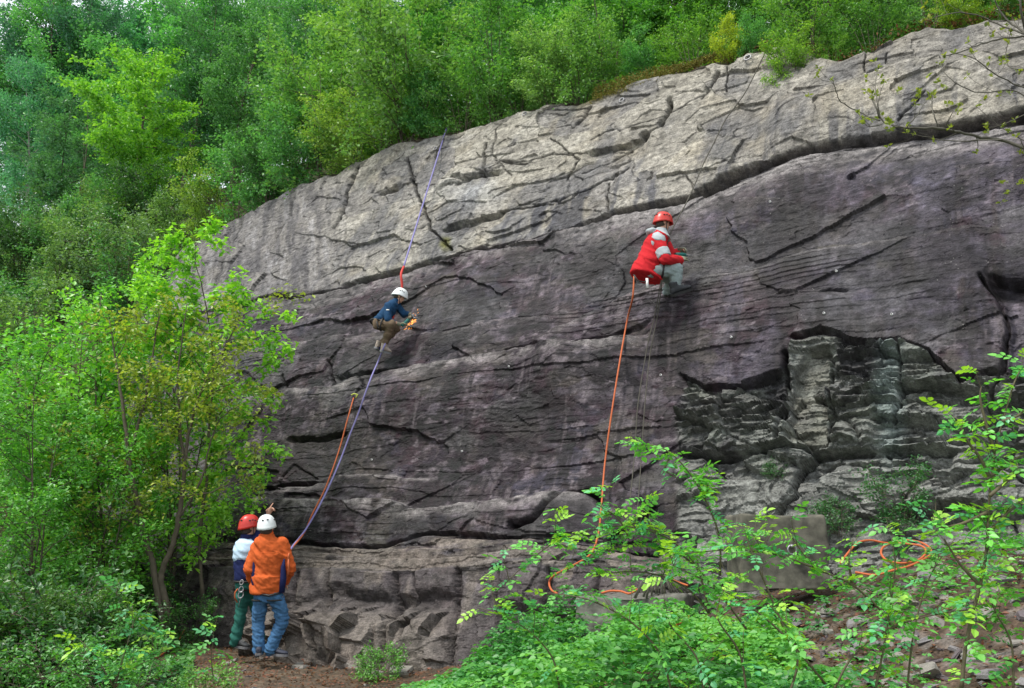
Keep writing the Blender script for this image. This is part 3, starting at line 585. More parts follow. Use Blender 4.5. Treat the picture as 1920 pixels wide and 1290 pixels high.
def tree_meshes(name, seed, H=10.0, crown_r=2.4, base=0.25, stems=1, spread=0.5, nbr=34, nleaf=22000, leaf=0.10, puff=0.26, r0=0.09, up=0.5, gap=0.0, tiers=False, droop=0.3):
    R = np.random.default_rng(seed); wood = MB(); tw = []
    for s_ in range(stems):
        an = R.uniform(0, 6.28) + s_ * 2.4; lean = spread * (0.4 + 0.6 * R.random()) if stems > 1 else spread * 0.3
        hh = H * R.uniform(0.72, 1.0) if s_ else H * 0.97
        topp = np.array([math.cos(an) * lean * H * 0.35, math.sin(an) * lean * H * 0.35, hh])
        st = wobble(np.array([math.cos(an), math.sin(an), 0]) * 0.06 * (stems > 1) + np.array([0, 0, -0.25]), topp, 12, 0.025, R)
        rad = r0 * (0.6 if stems > 1 else 1) * np.linspace(1, 0.12, 12); wood.tube(st, rad, 6)
        nb = max(5, int(nbr / stems))
        for k in range(nb):
            q = base + (1 - base) * ((k + R.random()) / nb); q = min(q, 0.985)
            p = np.array([np.interp(q * 11, range(12), st[:, i]) for i in range(3)])
            prof = math.sin(math.pi * min(1, ((q - base) / (1 - base)) * 0.80 + 0.17)) ** 0.7
            ln = crown_r * prof * R.uniform(0.55, 1.2) * (0.75 if stems > 1 else 1) + 0.15
            a = an + R.normal(0, 1.0) if stems > 1 else k * 2.4 + R.normal(0, 0.5)
            el = up * R.uniform(0.4, 1.4) * (1 - 0.2 * q)
            d = np.array([math.cos(a) * math.cos(el), math.sin(a) * math.cos(el), math.sin(el)])
            br = wobble(p, p + d * ln, 6, 0.05, R, sag=0.10); rb = max(0.006, r0 * 0.42 * (1 - q * 0.75))
            wood.tube(br, np.linspace(rb, 0.005, 6), 4, False)
            nt = max(3, int(ln * 4.5))
            for j in range(nt):
                u = 0.22 + 0.78 * (j + R.random()) / nt; pp = np.array([np.interp(u * 5, range(6), br[:, i]) for i in range(3)])
                dd = d * 0.6 + R.normal(size=3) * 0.55; dd[2] += (0.0 if tiers else 0.25); dd /= np.linalg.norm(dd)
                if tiers: dd[2] *= 0.3
                tl = R.uniform(0.3, 0.75) * (0.45 + 0.22 * ln); e = pp + dd * tl
                if j % 2 == 0: wood.tube(np.array([pp, (pp + e) / 2 + [0, 0, 0.02], e]), np.array([0.008, 0.005, 0.003]), 3, False)
                tw.append((pp, e, tl))
    ws = np.array([t[2] for t in tw]) * R.uniform(0.5, 1.4, len(tw)); pick = R.choice(len(tw), nleaf, p=ws / ws.sum())
    a_ = np.array([t[0] for t in tw])[pick]; b_ = np.array([t[1] for t in tw])[pick]; u = R.uniform(0.1, 1.05, (nleaf, 1))
    C = a_ * (1 - u) + b_ * u + R.normal(size=(nleaf, 3)) * puff * np.array([1, 1, 0.45 if tiers else 0.75]) * R.uniform(0.3, 1, (nleaf, 1))
    return wood.mesh(name + '_wood'), leaf_mesh(name + '_leaves', C, R, leaf, droop=droop)
TREES = {}
def variant(key, **kw): TREES[key] = tree_meshes(key, **kw)
variant('birch1', seed=1, H=11, crown_r=2.3, base=0.14, nbr=52, nleaf=26000, leaf=0.12, puff=0.23, r0=0.10, up=0.7, droop=0.7)
variant('birch2', seed=2, H=12, crown_r=2.7, base=0.20, nbr=54, nleaf=26000, leaf=0.125, puff=0.25, r0=0.11, up=0.6, droop=0.6)
variant('leafy1', seed=3, H=9.5, crown_r=2.9, base=0.10, stems=3, spread=0.45, nbr=60, nleaf=26000, leaf=0.135, puff=0.20, r0=0.10, up=0.5)
variant('leafy2', seed=4, H=9, crown_r=2.7, base=0.10, nbr=50, nleaf=24000, leaf=0.14, puff=0.19, r0=0.11, up=0.4, tiers=True)
variant('bush1', seed=5, H=3.2, crown_r=1.35, base=0.08, stems=6, spread=0.8, nbr=44, nleaf=9000, leaf=0.085, puff=0.17, r0=0.035, up=0.7)
variant('bush2', seed=6, H=2.6, crown_r=1.4, base=0.05, stems=7, spread=1.0, nbr=44, nleaf=9000, leaf=0.08, puff=0.16, r0=0.03, up=0.5)
variant('low1', seed=8, H=1.1, crown_r=0.65, base=0.05, stems=6, spread=1.2, nbr=26, nleaf=2600, leaf=0.065, puff=0.09, r0=0.014, up=0.6)
variant('low2', seed=9, H=0.8, crown_r=0.6, base=0.04, stems=7, spread=1.5, nbr=26, nleaf=2200, leaf=0.07, puff=0.08, r0=0.012, up=0.4)
variant('sap1', seed=10, H=6.2, crown_r=1.55, base=0.14, stems=4, spread=0.45, nbr=64, nleaf=9500, leaf=0.088, puff=0.15, r0=0.05, up=0.75)
variant('sap2', seed=11, H=5.6, crown_r=1.75, base=0.12, stems=3, spread=0.5, nbr=60, nleaf=8500, leaf=0.092, puff=0.15, r0=0.05, up=0.7)
print('variants', time.time() - T_START)
def plant(name, key, loc, sc, rz, color, label, cat, group=None, bark=None, sz=None, leafmat=None, tilt=(0, 0), woodname='trunk'):
    w_, l_ = TREES[key]; e = empty(name, loc, label, cat, group)
    e.rotation_euler = (tilt[0], tilt[1], rz); e.scale = (sc, sc, sz or sc)
    if not w_.materials: w_.materials.append(M_BARK)
    if not l_.materials: l_.materials.append(M_LEAF)
    o = bpy.data.objects.new(woodname, w_); COL.objects.link(o); o.parent = e
    if bark: o.material_slots[0].link = 'OBJECT'; o.material_slots[0].material = bark
    c = bpy.data.objects.new('crown' if 'tree' in name or 'birch' in name else 'foliage', l_); COL.objects.link(c); c.parent = e; c.color = (*color, 1); c['kind'] = 'stuff'
    return e
def t_of(px, py=400): return slab(px, py)[0]
def on_hill(px, s):
    """place on the hillside s metres behind the crest that shows at picture column px"""
    lo, hi = -60.0, 20.0
    for _ in range(40):
        m = (lo + hi) / 2; P = hill_pt(np.array([m]), np.array([float(s)]))[0]
        x = proj(P)[0] if P[1] > 0.5 else 1e9
        if x < px: lo = m
        else: hi = m
    return hill_pt(np.array([lo]), np.array([float(s)]))[0]
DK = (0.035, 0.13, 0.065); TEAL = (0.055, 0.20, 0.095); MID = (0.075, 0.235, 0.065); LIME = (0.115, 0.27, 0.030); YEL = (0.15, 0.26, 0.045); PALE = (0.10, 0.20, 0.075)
# back rows of the wood
ORD = ['first', 'second', 'third', 'fourth', 'fifth', 'sixth', 'seventh', 'eighth', 'ninth', 'tenth', 'eleventh', 'twelfth', 'thirteenth', 'fourteenth', 'fifteenth', 'sixteenth', 'seventeenth', 'eighteenth', 'nineteenth', 'twentieth']
def ordinal(i, n):
    """counted from whichever side is nearer"""
    if i == 0: return 'leftmost'
    if i == n - 1: return 'rightmost'
    return ORD[i] + ' from the left' if i <= n // 2 else ORD[n - 1 - i] + ' from the right'
R = np.random.default_rng(11); k = 0
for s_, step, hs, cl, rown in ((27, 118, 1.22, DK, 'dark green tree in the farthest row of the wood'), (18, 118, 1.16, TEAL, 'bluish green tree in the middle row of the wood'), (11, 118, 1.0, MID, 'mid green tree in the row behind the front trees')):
    cols_ = np.arange(-60, 1960, step)
    for i, px in enumerate(cols_):
        p_ = px + R.uniform(-30, 30) + (step / 3 if s_ == 18 else 0); key = ['birch1', 'birch2', 'leafy1', 'leafy2'][k % 4]; k += 1
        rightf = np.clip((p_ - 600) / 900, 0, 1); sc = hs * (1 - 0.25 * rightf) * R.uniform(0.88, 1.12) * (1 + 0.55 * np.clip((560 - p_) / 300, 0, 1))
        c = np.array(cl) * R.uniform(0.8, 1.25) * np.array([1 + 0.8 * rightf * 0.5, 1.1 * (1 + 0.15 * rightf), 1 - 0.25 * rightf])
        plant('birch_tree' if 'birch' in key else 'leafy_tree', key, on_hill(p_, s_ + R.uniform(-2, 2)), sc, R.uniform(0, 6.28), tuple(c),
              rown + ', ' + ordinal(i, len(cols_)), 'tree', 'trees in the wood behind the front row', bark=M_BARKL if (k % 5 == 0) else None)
# front row: individually placed
front = [  # px, s, key, scale, rz, colour, label
 (35, 9.0, 'birch1', 0.92, 0.4, TEAL, 'teal green birch with pale trunks at the left edge of the wood', M_BARKL),
 (120, 7.0, 'leafy1', 0.80, 1.1, (0.045, 0.14, 0.05), 'dark green tree between the left edge birch and the bright lime tree', None),
 (245, 3.5, 'leafy2', 0.78, 2.2, (0.12, 0.29, 0.03), 'bright lime young tree with tiers of leaves, lightest in the wood at left', None),
 (330, 7.5, 'birch2', 0.78, 5.2, (0.045, 0.15, 0.05), 'mid green birch just right of the bright lime young tree', None),
 (430, 5.5, 'birch1', 0.78, 3.0, (0.06, 0.18, 0.05), 'soft green birch rising where the crest starts to climb', None),
 (545, 5.0, 'birch2', 0.74, 4.1, (0.055, 0.18, 0.055), 'green birch with a white trunk above the left part of the cliff', M_BARKL),
 (650, 3.0, 'leafy1', 0.70, 0.9, (0.12, 0.25, 0.05), 'yellowish green tree left of where the purple rope leaves the crest', None),
 (740, 2.5, 'leafy2', 0.62, 0.2, (0.10, 0.24, 0.045), 'leafy green tree leaning over the crest just left of the purple rope', None),
 (870, 3.0, 'leafy1', 0.60, 2.9, (0.08, 0.23, 0.045), 'dense green tree on the crest just right of the purple rope', None),
 (985, 3.2, 'birch2', 0.52, 1.9, (0.07, 0.22, 0.05), 'fresh green tree on the crest over the middle of the grey rock', None),
 (1150, 2.2, 'leafy1', 0.55, 4.9, (0.075, 0.22, 0.035), 'green tree of many thin stems from one stool at the mossy part of the crest', None),
 (1080, 4.5, 'birch1', 0.52, 3.9, (0.065, 0.2, 0.045), 'slim green tree behind and left of the many stemmed tree', None),
 (1260, 2.6, 'leafy2', 0.48, 5.9, (0.07, 0.21, 0.03), 'green tree on the crest right of the many stemmed tree', None),
 (1370, 2.8, 'leafy1', 0.42, 0.5, (0.08, 0.21, 0.03), 'bushy green tree above the upper ring bolt and brown rope', None),
 (1470, 3.2, 'birch1', 0.42, 1.5, (0.06, 0.18, 0.03), 'slim green tree behind the shrub that hangs over the crest', None),
 (1580, 3.6, 'leafy2', 0.40, 2.5, (0.06, 0.17, 0.03), 'dark leafed tree above the red brown earth at the upper right', None),
 (1700, 4.5, 'leafy1', 0.40, 3.5, (0.055, 0.16, 0.03), 'leafy tree behind the boulders of the crest at the upper right', None),
 (1830, 3.8, 'leafy2', 0.42, 4.5, (0.065, 0.17, 0.03), 'low branched tree behind the bare branches at the top right corner', None)]
for px, s_, key, sc, rz, c, lab, bk in front:
    sc = sc * (1.35 if px < 350 else 1.12); c = tuple(np.array(c) * 1.25)
    plant('birch_tree' if 'birch' in key else 'leafy_tree', key, on_hill(px, s_), sc, rz, c, lab, 'tree', 'front trees of the wood', bark=bk)
# shrubs along the crest and on the left slope
sh = [(395, 0.9, 0.55, YEL), (450, 0.8, 0.62, MID), (505, 0.8, 0.7, (0.045, 0.14, 0.04)), (560, 0.7, 0.62, MID), (610, 1.0, 0.85, (0.09, 0.22, 0.05)), (665, 0.8, 0.8, YEL), (715, 0.7, 0.66, (0.12, 0.25, 0.05)), (765, 1.0, 0.85, (0.10, 0.22, 0.05)),
      (815, 1.0, 0.62, MID), (870, 0.7, 0.52, (0.08, 0.2, 0.04)), (925, 0.8, 0.58, (0.08, 0.22, 0.04)), (975, 0.6, 0.55, (0.11, 0.25, 0.06)), (1035, 0.45, 0.5, (0.14, 0.27, 0.07)), (1085, 0.8, 0.48, (0.10, 0.23, 0.05)),
      (1215, 1.4, 0.45, MID), (1300, 0.9, 0.42, (0.09, 0.22, 0.03)), (1355, 0.35, 0.2, (0.26, 0.34, 0.03)), (1400, 0.8, 0.38, MID), (1490, -0.25, 0.30, (0.13, 0.26, 0.03)), (1520, 0.8, 0.42, (0.08, 0.2, 0.03)), (1560, 0.3, 0.25, (0.11, 0.24, 0.04)), (1640, 1.0, 0.4, (0.06, 0.17, 0.03)), (1745, 0.7, 0.3, (0.08, 0.2, 0.05)), (1810, 1.0, 0.34, (0.15, 0.25, 0.02)), (1880, 0.9, 0.34, (0.07, 0.18, 0.03))]
R = np.random.default_rng(21)
for i, (px, s_, sc, c) in enumerate(sh):
    sc = sc * (1.35 if px < 1000 else 1.2) * (1 + 0.3 * math.sin(i * 2.1)); s_ = s_ * 0.45 - 0.08; c = tuple(np.array(c) * 1.2)
    hue = 'bright yellow green' if c[0] > 0.2 else 'yellowish green' if c[0] > 0.11 else 'fresh green' if c[0] > 0.075 else 'deep green'
    plant('shrub', ['bush1', 'bush2'][i % 2], on_hill(px, s_), sc, R.uniform(0, 6.28), c, hue + ' shrub on the crest, ' + ordinal(i, len(sh)) + ' of the crest shrubs', 'shrub', 'shrubs along the cliff crest', woodname='stem')
R = np.random.default_rng(22)
for rw, (s0, s1, n_, txt) in enumerate(((-4.5, -2.0, 11, 'low on'), (-1.5, 1.5, 12, 'halfway up'), (2.5, 6, 12, 'high on'))):
    for i in range(n_):
        px = -30 + (330 if rw else 260) * (i + R.uniform(0.2, 0.8)) / n_; s_ = R.uniform(s0, s1); c = [PALE, MID, (0.12, 0.24, 0.07), (0.04, 0.12, 0.03), (0.10, 0.20, 0.05)][(i + rw) % 5]
        plant('shrub', ['bush1', 'bush2'][i % 2], on_hill(px, s_), R.uniform(0.85, 1.3), R.uniform(0, 6.28), c, 'green shrub ' + txt + ' the slope left of the cliff, ' + ordinal(i, n_), 'shrub', 'shrubs on the slope left of the cliff', woodname='stem')
for px, s_, sc, lab in ((-10, 13, 1.75, 'tall dark teal tree in the top left corner of the view'), (70, 15, 1.7, 'tall teal tree next to the one in the top left corner'), (165, 14, 1.55, 'tall green tree behind the bright lime young tree')):
    plant('birch_tree', 'birch2', on_hill(px, s_), sc, px, (0.035, 0.14, 0.07), lab, 'tree')
print('wood', time.time() - T_START)

# trees in front at the left
def gpt(px, Y, dz=0.0):
    x = at(px, 1150, Y)[0]; return np.array([x, Y, float(ground_z(x, Y)) + dz])
BR = (0.15, 0.34, 0.032)
near = [(25, 13.5, 'sap2', 0.98, 0.3, (0.095, 0.29, 0.045), 'bushy young tree filling the left edge behind the forked tree'),
 (120, 14.5, 'sap1', 0.98, 1.3, (0.12, 0.32, 0.04), 'tallest of the bright green young trees left of the cliff'),
 (215, 13.6, 'sap2', 1.0, 2.7, (0.13, 0.33, 0.035), 'bright green young tree directly behind the forked tree'),
 (330, 14.3, 'sap1', 0.90, 4.4, (0.15, 0.35, 0.035), 'bright green young tree whose top overlaps the left rock edge'),
 (60, 11.6, 'sap1', 0.62, 5.1, (0.075, 0.24, 0.035), 'shorter darker young tree at the left edge below the bright ones'),
 (170, 12.6, 'sap2', 0.66, 0.9, (0.09, 0.27, 0.035), 'half height leafy young tree just left of the forked trunk')]
for px, Y, key, sc, rz, c, lab in near: plant('young_tree', key, gpt(px, Y, -0.05), sc, rz, tuple(np.array(c) * 1.25), lab, 'tree', woodname='trunk')
# forked tree and its neighbour with arching limbs, built limb by limb where they stand
def limb_tree(name, label, limbs, color, seed, nleaf, leafs, twig=(0.25, 0.6), clump=0.09, leafmat=M_LEAF, per=5.0, bark=M_BARK, q0=0.3, side=0.75, upb=0.3, org=None):
    R = np.random.default_rng(seed); wood = MB(); tw = []
    org = np.array(limbs[0][0][0], float) if org is None else org
    for pts, r0, r1, leafy in limbs:
        P = np.array(pts, float); n = len(P); u = np.linspace(0, n - 1, n * 4 - 3); P = np.stack([np.interp(u, range(n), P[:, i]) for i in range(3)], 1)
        for _ in range(3): P[1:-1] = P[1:-1] * 0.5 + 0.25 * (P[:-2] + P[2:])
        P[1:-1] += R.normal(size=P[1:-1].shape) * 0.006; rr = np.linspace(r0, r1, len(P)); wood.tube(P - org, rr, 7)
        if not leafy: continue
        L = np.linalg.norm(np.diff(P, axis=0), axis=1).sum(); nb = int(L * per)
        for k in range(nb):
            q = (q0 + (1 - q0) * (k + R.random()) / nb) * (len(P) - 1); p = np.array([np.interp(q, range(len(P)), P[:, i]) for i in range(3)])
            d = P[min(len(P) - 1, int(q) + 1)] - P[int(q)]; d /= np.linalg.norm(d) + 1e-9; d = d * 0.5 + R.normal(size=3) * side; d[2] += upb; d /= np.linalg.norm(d)
            ln = R.uniform(*twig) * leafy; e = wobble(p, p + d * ln, 5, 0.06, R, 0.05)
            wood.tube(e - org, np.linspace(max(0.004, r1), 0.002, 5), 4, False)
            for j in range(3):
                u_ = R.uniform(0.3, 1.0); pp = np.array([np.interp(u_ * 4, range(5), e[:, i]) for i in range(3)]); d2 = d * 0.5 + R.normal(size=3) * 0.6; d2 /= np.linalg.norm(d2)
                f_ = pp + d2 * ln * 0.42; wood.tube(np.array([pp, f_]) - org, [0.003, 0.0015], 3, False); tw.append((pp, f_, ln)); 
            tw.append((e[1], e[4], ln * 1.3))
    e_ = empty(name, org, label, 'tree'); wood.build('trunk', bark, e_)
    if nleaf:
        ws = np.array([t[2] for t in tw]); pick = R.choice(len(tw), nleaf, p=ws / ws.sum()); u = R.uniform(0.4, 1.1, (nleaf, 1))
        C = np.array([t[0] for t in tw])[pick] * (1 - u) + np.array([t[1] for t in tw])[pick] * u + R.normal(size=(nleaf, 3)) * clump - org
        c = link('crown', leaf_mesh(name + '_leaves', C, R, leafs, droop=0.35), leafmat, e_, color); c['kind'] = 'stuff'
    return e_
def px_path(L, Y0): return [at(a, b, Y0 + (c[0] if c else 0)) for a, b, *c in L]
YT = 12.3
g0 = at(318, 1190, YT)
limb_tree('forked_tree', 'young tree with a slim forked trunk and olive leaves left of the two standing people', [
 (px_path([(312, 1200), (303, 1150), (296, 1105), (288, 1065), (268, 990), (250, 905), (240, 860)], YT), 0.055, 0.035, 0),
 (px_path([(240, 860), (236, 800), (226, 730), (215, 660, .1), (205, 600, .2)], YT), 0.034, 0.008, 1.3),
 (px_path([(240, 860), (262, 790), (278, 720), (288, 650), (300, 590, -.1)], YT), 0.028, 0.007, 1.3),
 (px_path([(312, 1200), (314, 1130), (300, 1095), (303, 1068), (322, 1030), (332, 985), (342, 930), (346, 880)], YT), 0.05, 0.03, 0),
 (px_path([(346, 880), (350, 830), (362, 770), (392, 700), (430, 640), (452, 590)], YT), 0.028, 0.006, 1.4),
 (px_path([(346, 880), (338, 800), (330, 720), (342, 640), (350, 570)], YT), 0.024, 0.006, 1.3),
 (px_path([(362, 770), (400, 735), (440, 715), (490, 690, -.1)], YT), 0.016, 0.004, 1.1),
 (px_path([(334, 975), (380, 900), (392, 840), (410, 780), (450, 760)], YT), 0.018, 0.005, 1.2),
 (px_path([(262, 965), (220, 900), (170, 850), (120, 800)], YT), 0.018, 0.005, 1.3),
 (px_path([(342, 930), (400, 925), (440, 900), (485, 880)], YT), 0.012, 0.004, 1.0),
 (px_path([(268, 990), (230, 970), (180, 960), (130, 940)], YT), 0.012, 0.004, 1.1)], (0.22, 0.30, 0.04), 31, 5600, 0.075, (0.25, 0.6), 0.06, per=6.5, q0=0.1)
limb_tree('arching_tree', 'bright green young tree whose twigs reach right across the purple rock', [
 (px_path([(380, 1120), (372, 1040), (380, 960), (388, 880), (392, 800), (400, 700)], 13.0), 0.03, 0.014, .8),
 (px_path([(400, 700), (430, 640), (450, 590), (462, 548)], 13.0), 0.013, 0.004, 1.0), (px_path([(400, 700), (395, 620), (380, 540), (362, 480), (372, 440)], 13.0), 0.013, 0.004, 1.2),
 (px_path([(392, 800), (440, 740), (490, 690), (530, 668)], 13.0), 0.011, 0.003, .9), (px_path([(420, 660), (470, 640), (525, 610)], 13.0), 0.009, 0.003, .75),
 (px_path([(388, 880), (430, 850), (470, 790), (505, 770)], 13.0), 0.010, 0.003, .8), (px_path([(390, 860), (450, 880), (500, 850), (512, 860)], 13.0), 0.009, 0.003, .7),
 (px_path([(380, 960), (430, 940), (490, 905)], 13.0), 0.009, 0.003, .7), (px_path([(398, 720), (340, 640), (300, 560), (290, 500)], 13.0), 0.012, 0.004, 1.4), (px_path([(398, 720), (350, 700), (300, 640), (250, 560)], 13.0), 0.012, 0.004, 1.4)],
 (0.20, 0.45, 0.04), 32, 6000, 0.10, (0.22, 0.5), 0.055, per=6.0, q0=0.15)
for j, (pp, lab) in enumerate([([(0, 0)], '')][:0]): pass
# dark undergrowth at the lower left
R = np.random.default_rng(41)
for rw, (y0, y1, n_, txt) in enumerate(((8.4, 9.4, 13, 'nearest row of undergrowth at lower left'), (10.0, 11.4, 13, 'middle row of undergrowth at lower left'), (12.4, 15.5, 14, 'rear row of undergrowth at lower left'))):
    for i in range(n_):
        px = -50 + (250, 230, 420)[rw] * (i + R.uniform(0.2, 0.8)) / n_; Y = R.uniform(y0, y1)
        key = ['low1', 'low2', 'bush2'][(i + rw) % 3]; sc = R.uniform(0.6, 1.0) * (0.42 if key == 'bush2' else 1) * (0.75 if px > 300 else 1)
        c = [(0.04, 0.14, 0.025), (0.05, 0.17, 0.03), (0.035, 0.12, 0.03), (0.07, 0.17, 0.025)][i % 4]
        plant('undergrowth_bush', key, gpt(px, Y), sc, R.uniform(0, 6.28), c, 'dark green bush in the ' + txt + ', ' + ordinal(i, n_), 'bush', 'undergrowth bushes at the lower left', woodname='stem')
for px, Y, key, sc, c, lab in [(240, 7.4, 'low1', 0.55, (0.09, 0.3, 0.06), 'rose seedling in front of the undergrowth, lower left of the standing people'),
    (400, 8.4, 'low2', 0.42, (0.14, 0.33, 0.06), 'pale leafed bush at the left side of the earth path'), (60, 7.6, 'low2', 0.8, (0.06, 0.2, 0.035), 'leafy bush in the bottom left corner'), (150, 7.8, 'low1', 0.6, (0.07, 0.24, 0.04), 'leafy bush between the corner bush and the rose seedling'), (300, 7.6, 'low2', 0.36, (0.07, 0.24, 0.04), 'low leafy bush right of the rose seedling'),
    (722, 9.9, 'low2', 0.42, (0.10, 0.29, 0.04), 'little flat topped sapling in front of the dark foot blocks'), (1690, 8.6, 'low1', 0.50, (0.035, 0.14, 0.035), 'dark fern bush at the foot of the hollow above the rope coil'),
    (1578, 8.9, 'low2', 0.38, (0.04, 0.15, 0.04), 'small dark fern right behind the concrete block'), (1465, 9.3, 'low2', 0.22, (0.04, 0.15, 0.04), 'tuft of green in a joint above the concrete block')]:
    p_ = gpt(px, Y)
    if px == 1465: p_ = hit(1460, 892, 0.0)
    if px == 1690: p_ = hit(1690, 985, 0.12)
    if px == 1578: p_ = hit(1575, 990, 0.1)
    plant('small_bush', key, p_, sc, 1.3, c, lab, 'bush', woodname='stem')
print('left plants', time.time() - T_START)

# bramble carpet: trifoliate leaves on short stems over the lower middle
def leaflet_grid(C, A, Nn, L_, W_, v):
    A = A / np.linalg.norm(A, axis=1, keepdims=True); Nn = Nn - A * (Nn * A).sum(1, keepdims=True); Nn /= np.linalg.norm(Nn, axis=1, keepdims=True); Sd = np.cross(A, Nn)
    L_ = L_[:, None]; W_ = W_[:, None]; P = []
    for al, sd_, up_ in ((0, 0, 0), (.28, -.45, .10), (.62, -.42, .06), (1, 0, -.10), (.62, .42, .06), (.28, .45, .10)): P.append(C + A * L_ * al + Sd * W_ * sd_ + Nn * W_ * up_)
    V = np.stack(P, 1).reshape(-1, 3); k = np.arange(len(C)) * 6
    Fs = np.concatenate([np.stack([k, k + 1, k + 2], 1), np.stack([k, k + 2, k + 3], 1), np.stack([k, k + 3, k + 4], 1), np.stack([k, k + 4, k + 5], 1)]); return V, Fs, np.repeat(v, 6)
def bramble(name, label, n, hmax, inside, color, seed, box, leaf=0.055):
    R = np.random.default_rng(seed); x = R.uniform(box[0], box[1], n * 4); y = R.uniform(box[2], box[3], n * 4); m = inside(x, y) * (0.12 + 0.88 * sstep(-0.2, 0.15, fbm(x * 1.3, y * 1.3, 3, seed))) > R.random(n * 4); x, y = x[m][:n], y[m][:n]; n = len(x)
    hm = hmax(x, y) * (0.7 + 0.5 * fbm(x * 1.6, y * 1.6, 3, seed + 3)); z = ground_z(x, y) + hm * R.uniform(0.12, 1.0, n) ** 0.6
    ctr = np.stack([x, y, z], 1); az = R.uniform(0, 6.28, n); C = []; A = []; Nn = []; L_ = []; v = []
    nn = R.normal(size=(n, 3)) * 0.45; nn[:, 2] = 1.0; base_v = np.clip(R.normal(0.45, 0.22, n) + 0.9 * fbm(x * 1.1, y * 1.1, 3, seed + 9), 0, 1); sz = leaf * R.uniform(0.5, 1.35, n)
    for da, k_ in ((0, 1.0), (2.0, 0.8), (-2.0, 0.8)):
        a = az + da; A.append(np.stack([np.cos(a), np.sin(a), R.uniform(-0.45, 0.05, n)], 1)); C.append(ctr + A[-1] * 0.004); Nn.append(nn); L_.append(sz * k_); v.append(np.clip(base_v + R.normal(0, 0.06, n), 0, 1))
    C, A, Nn, L_, v = map(np.concatenate, (C, A, Nn, L_, v)); V, Fs, vv = leaflet_grid(C, A, Nn, L_, L_ * 0.8, v)
    o = link(name, fast_mesh(name, V, Fs, False, {'v': vv}), M_LEAF2, None, color); return tag(o, label, None, None, 'stuff')
def in_mid(x, y):
    px = 960 + F * x / np.maximum(y, 1); b = back_of(x, y)
    lim = np.interp(px, [380, 480, 560, 700, 850, 950, 1100, 1250, 1450, 1500], [-5.6, -5.2, -4.6, -3.6, -2.4, -1.3, -0.9, -1.0, -1.5, -3.0])
    return (b < lim) * (px > 500 - 60 * (y < 7)) * (px < 1560)
bramble('bramble_carpet', 'dense carpet of bright green bramble leaves across the lower middle', 12500, lambda x, y: 0.25 + 0.62 * np.exp(-((x - 0.7) / 1.2) ** 2), in_mid, (0.085, 0.285, 0.05), 51, (-3.2, 3.0, 4.2, 10.2))
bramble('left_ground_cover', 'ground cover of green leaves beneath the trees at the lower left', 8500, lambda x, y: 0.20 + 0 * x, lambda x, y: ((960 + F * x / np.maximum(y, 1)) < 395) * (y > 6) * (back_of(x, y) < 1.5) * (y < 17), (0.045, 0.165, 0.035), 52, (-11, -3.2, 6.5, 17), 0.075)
bramble('right_ground_cover', 'sparse green ground cover over the rubble at the lower right', 7500, lambda x, y: 0.26 + 0 * x, lambda x, y: ((960 + F * x / np.maximum(y, 1)) > 1150) * (y > 3.6) * (0.8 * (y < 5.7) + 0.30), (0.09, 0.30, 0.055), 53, (0.6, 6.5, 3.6, 8.2), 0.042)
# leaf litter: dead leaves lying on the floor
R = np.random.default_rng(61); n = 26000
x = R.uniform(-4.2, 6.4, n); y = R.uniform(4.6, 12.6, n); m = back_of(x, y) < 0.3; x, y = x[m], y[m]; n = len(x)
C = np.stack([x, y, ground_z(x, y) + R.uniform(0.004, 0.03, n)], 1); A = R.normal(size=(n, 3)); A[:, 2] *= 0.25; Nn = R.normal(size=(n, 3)) * 0.4; Nn[:, 2] = 1; L_ = R.uniform(0.015, 0.055, n)
V, Fs, vv = leaf_arrays(C, A, Nn, L_, L_ * 0.6, R.random(n)); M_DEAD = leaf_mat('dead_leaf', trans=0.1, gloss=0.02)
tag(link('leaf_litter', fast_mesh('leaf_litter', V, Fs, False, {'v': vv}), M_DEAD, None, (0.13, 0.062, 0.034)), 'fallen red brown leaves and twigs on the forest floor', None, None, 'stuff')
# litter and moss cushions along the crest
n = 9000; t_ = R.uniform(t_of(1050), _cr[-2, 0], n); s_ = R.uniform(-0.05, 2.2, n) ** 1.0; C = hill_pt(t_, np.clip(s_, 0, 9)) + np.array([0, 0, 0.22]) + R.normal(size=(n, 3)) * 0.05
A = R.normal(size=(n, 3)); Nn = R.normal(size=(n, 3)) * 0.5; Nn[:, 2] += 1; L_ = R.uniform(0.03, 0.09, n); V, Fs, vv = leaf_arrays(C, A, Nn, L_, L_ * 0.5, R.random(n))
tag(link('crest_litter', fast_mesh('crest_litter', V, Fs, False, {'v': vv}), M_DEAD, None, (0.10, 0.06, 0.02)), 'brown litter and dry grass along the crest of the cliff', None, None, 'stuff')
n = 5000; t_ = R.uniform(t_of(1050), t_of(1290), n); C = P_of(t_, hcrest(t_) - R.uniform(-0.1, 0.35, n) * sstep(t_of(1290), t_of(1120), t_), 0 * t_ + 0.02) + R.normal(size=(n, 3)) * 0.03
A = R.normal(size=(n, 3)); Nn = R.normal(size=(n, 3)); L_ = R.uniform(0.02, 0.06, n); V, Fs, vv = leaf_arrays(C, A, Nn, L_, L_ * 0.35, R.random(n))
tag(link('crest_moss', fast_mesh('crest_moss', V, Fs, False, {'v': vv}), M_DEAD, None, (0.14, 0.13, 0.025)), 'yellow brown moss hanging over the middle of the crest', None, None, 'stuff')
print('carpets', time.time() - T_START)

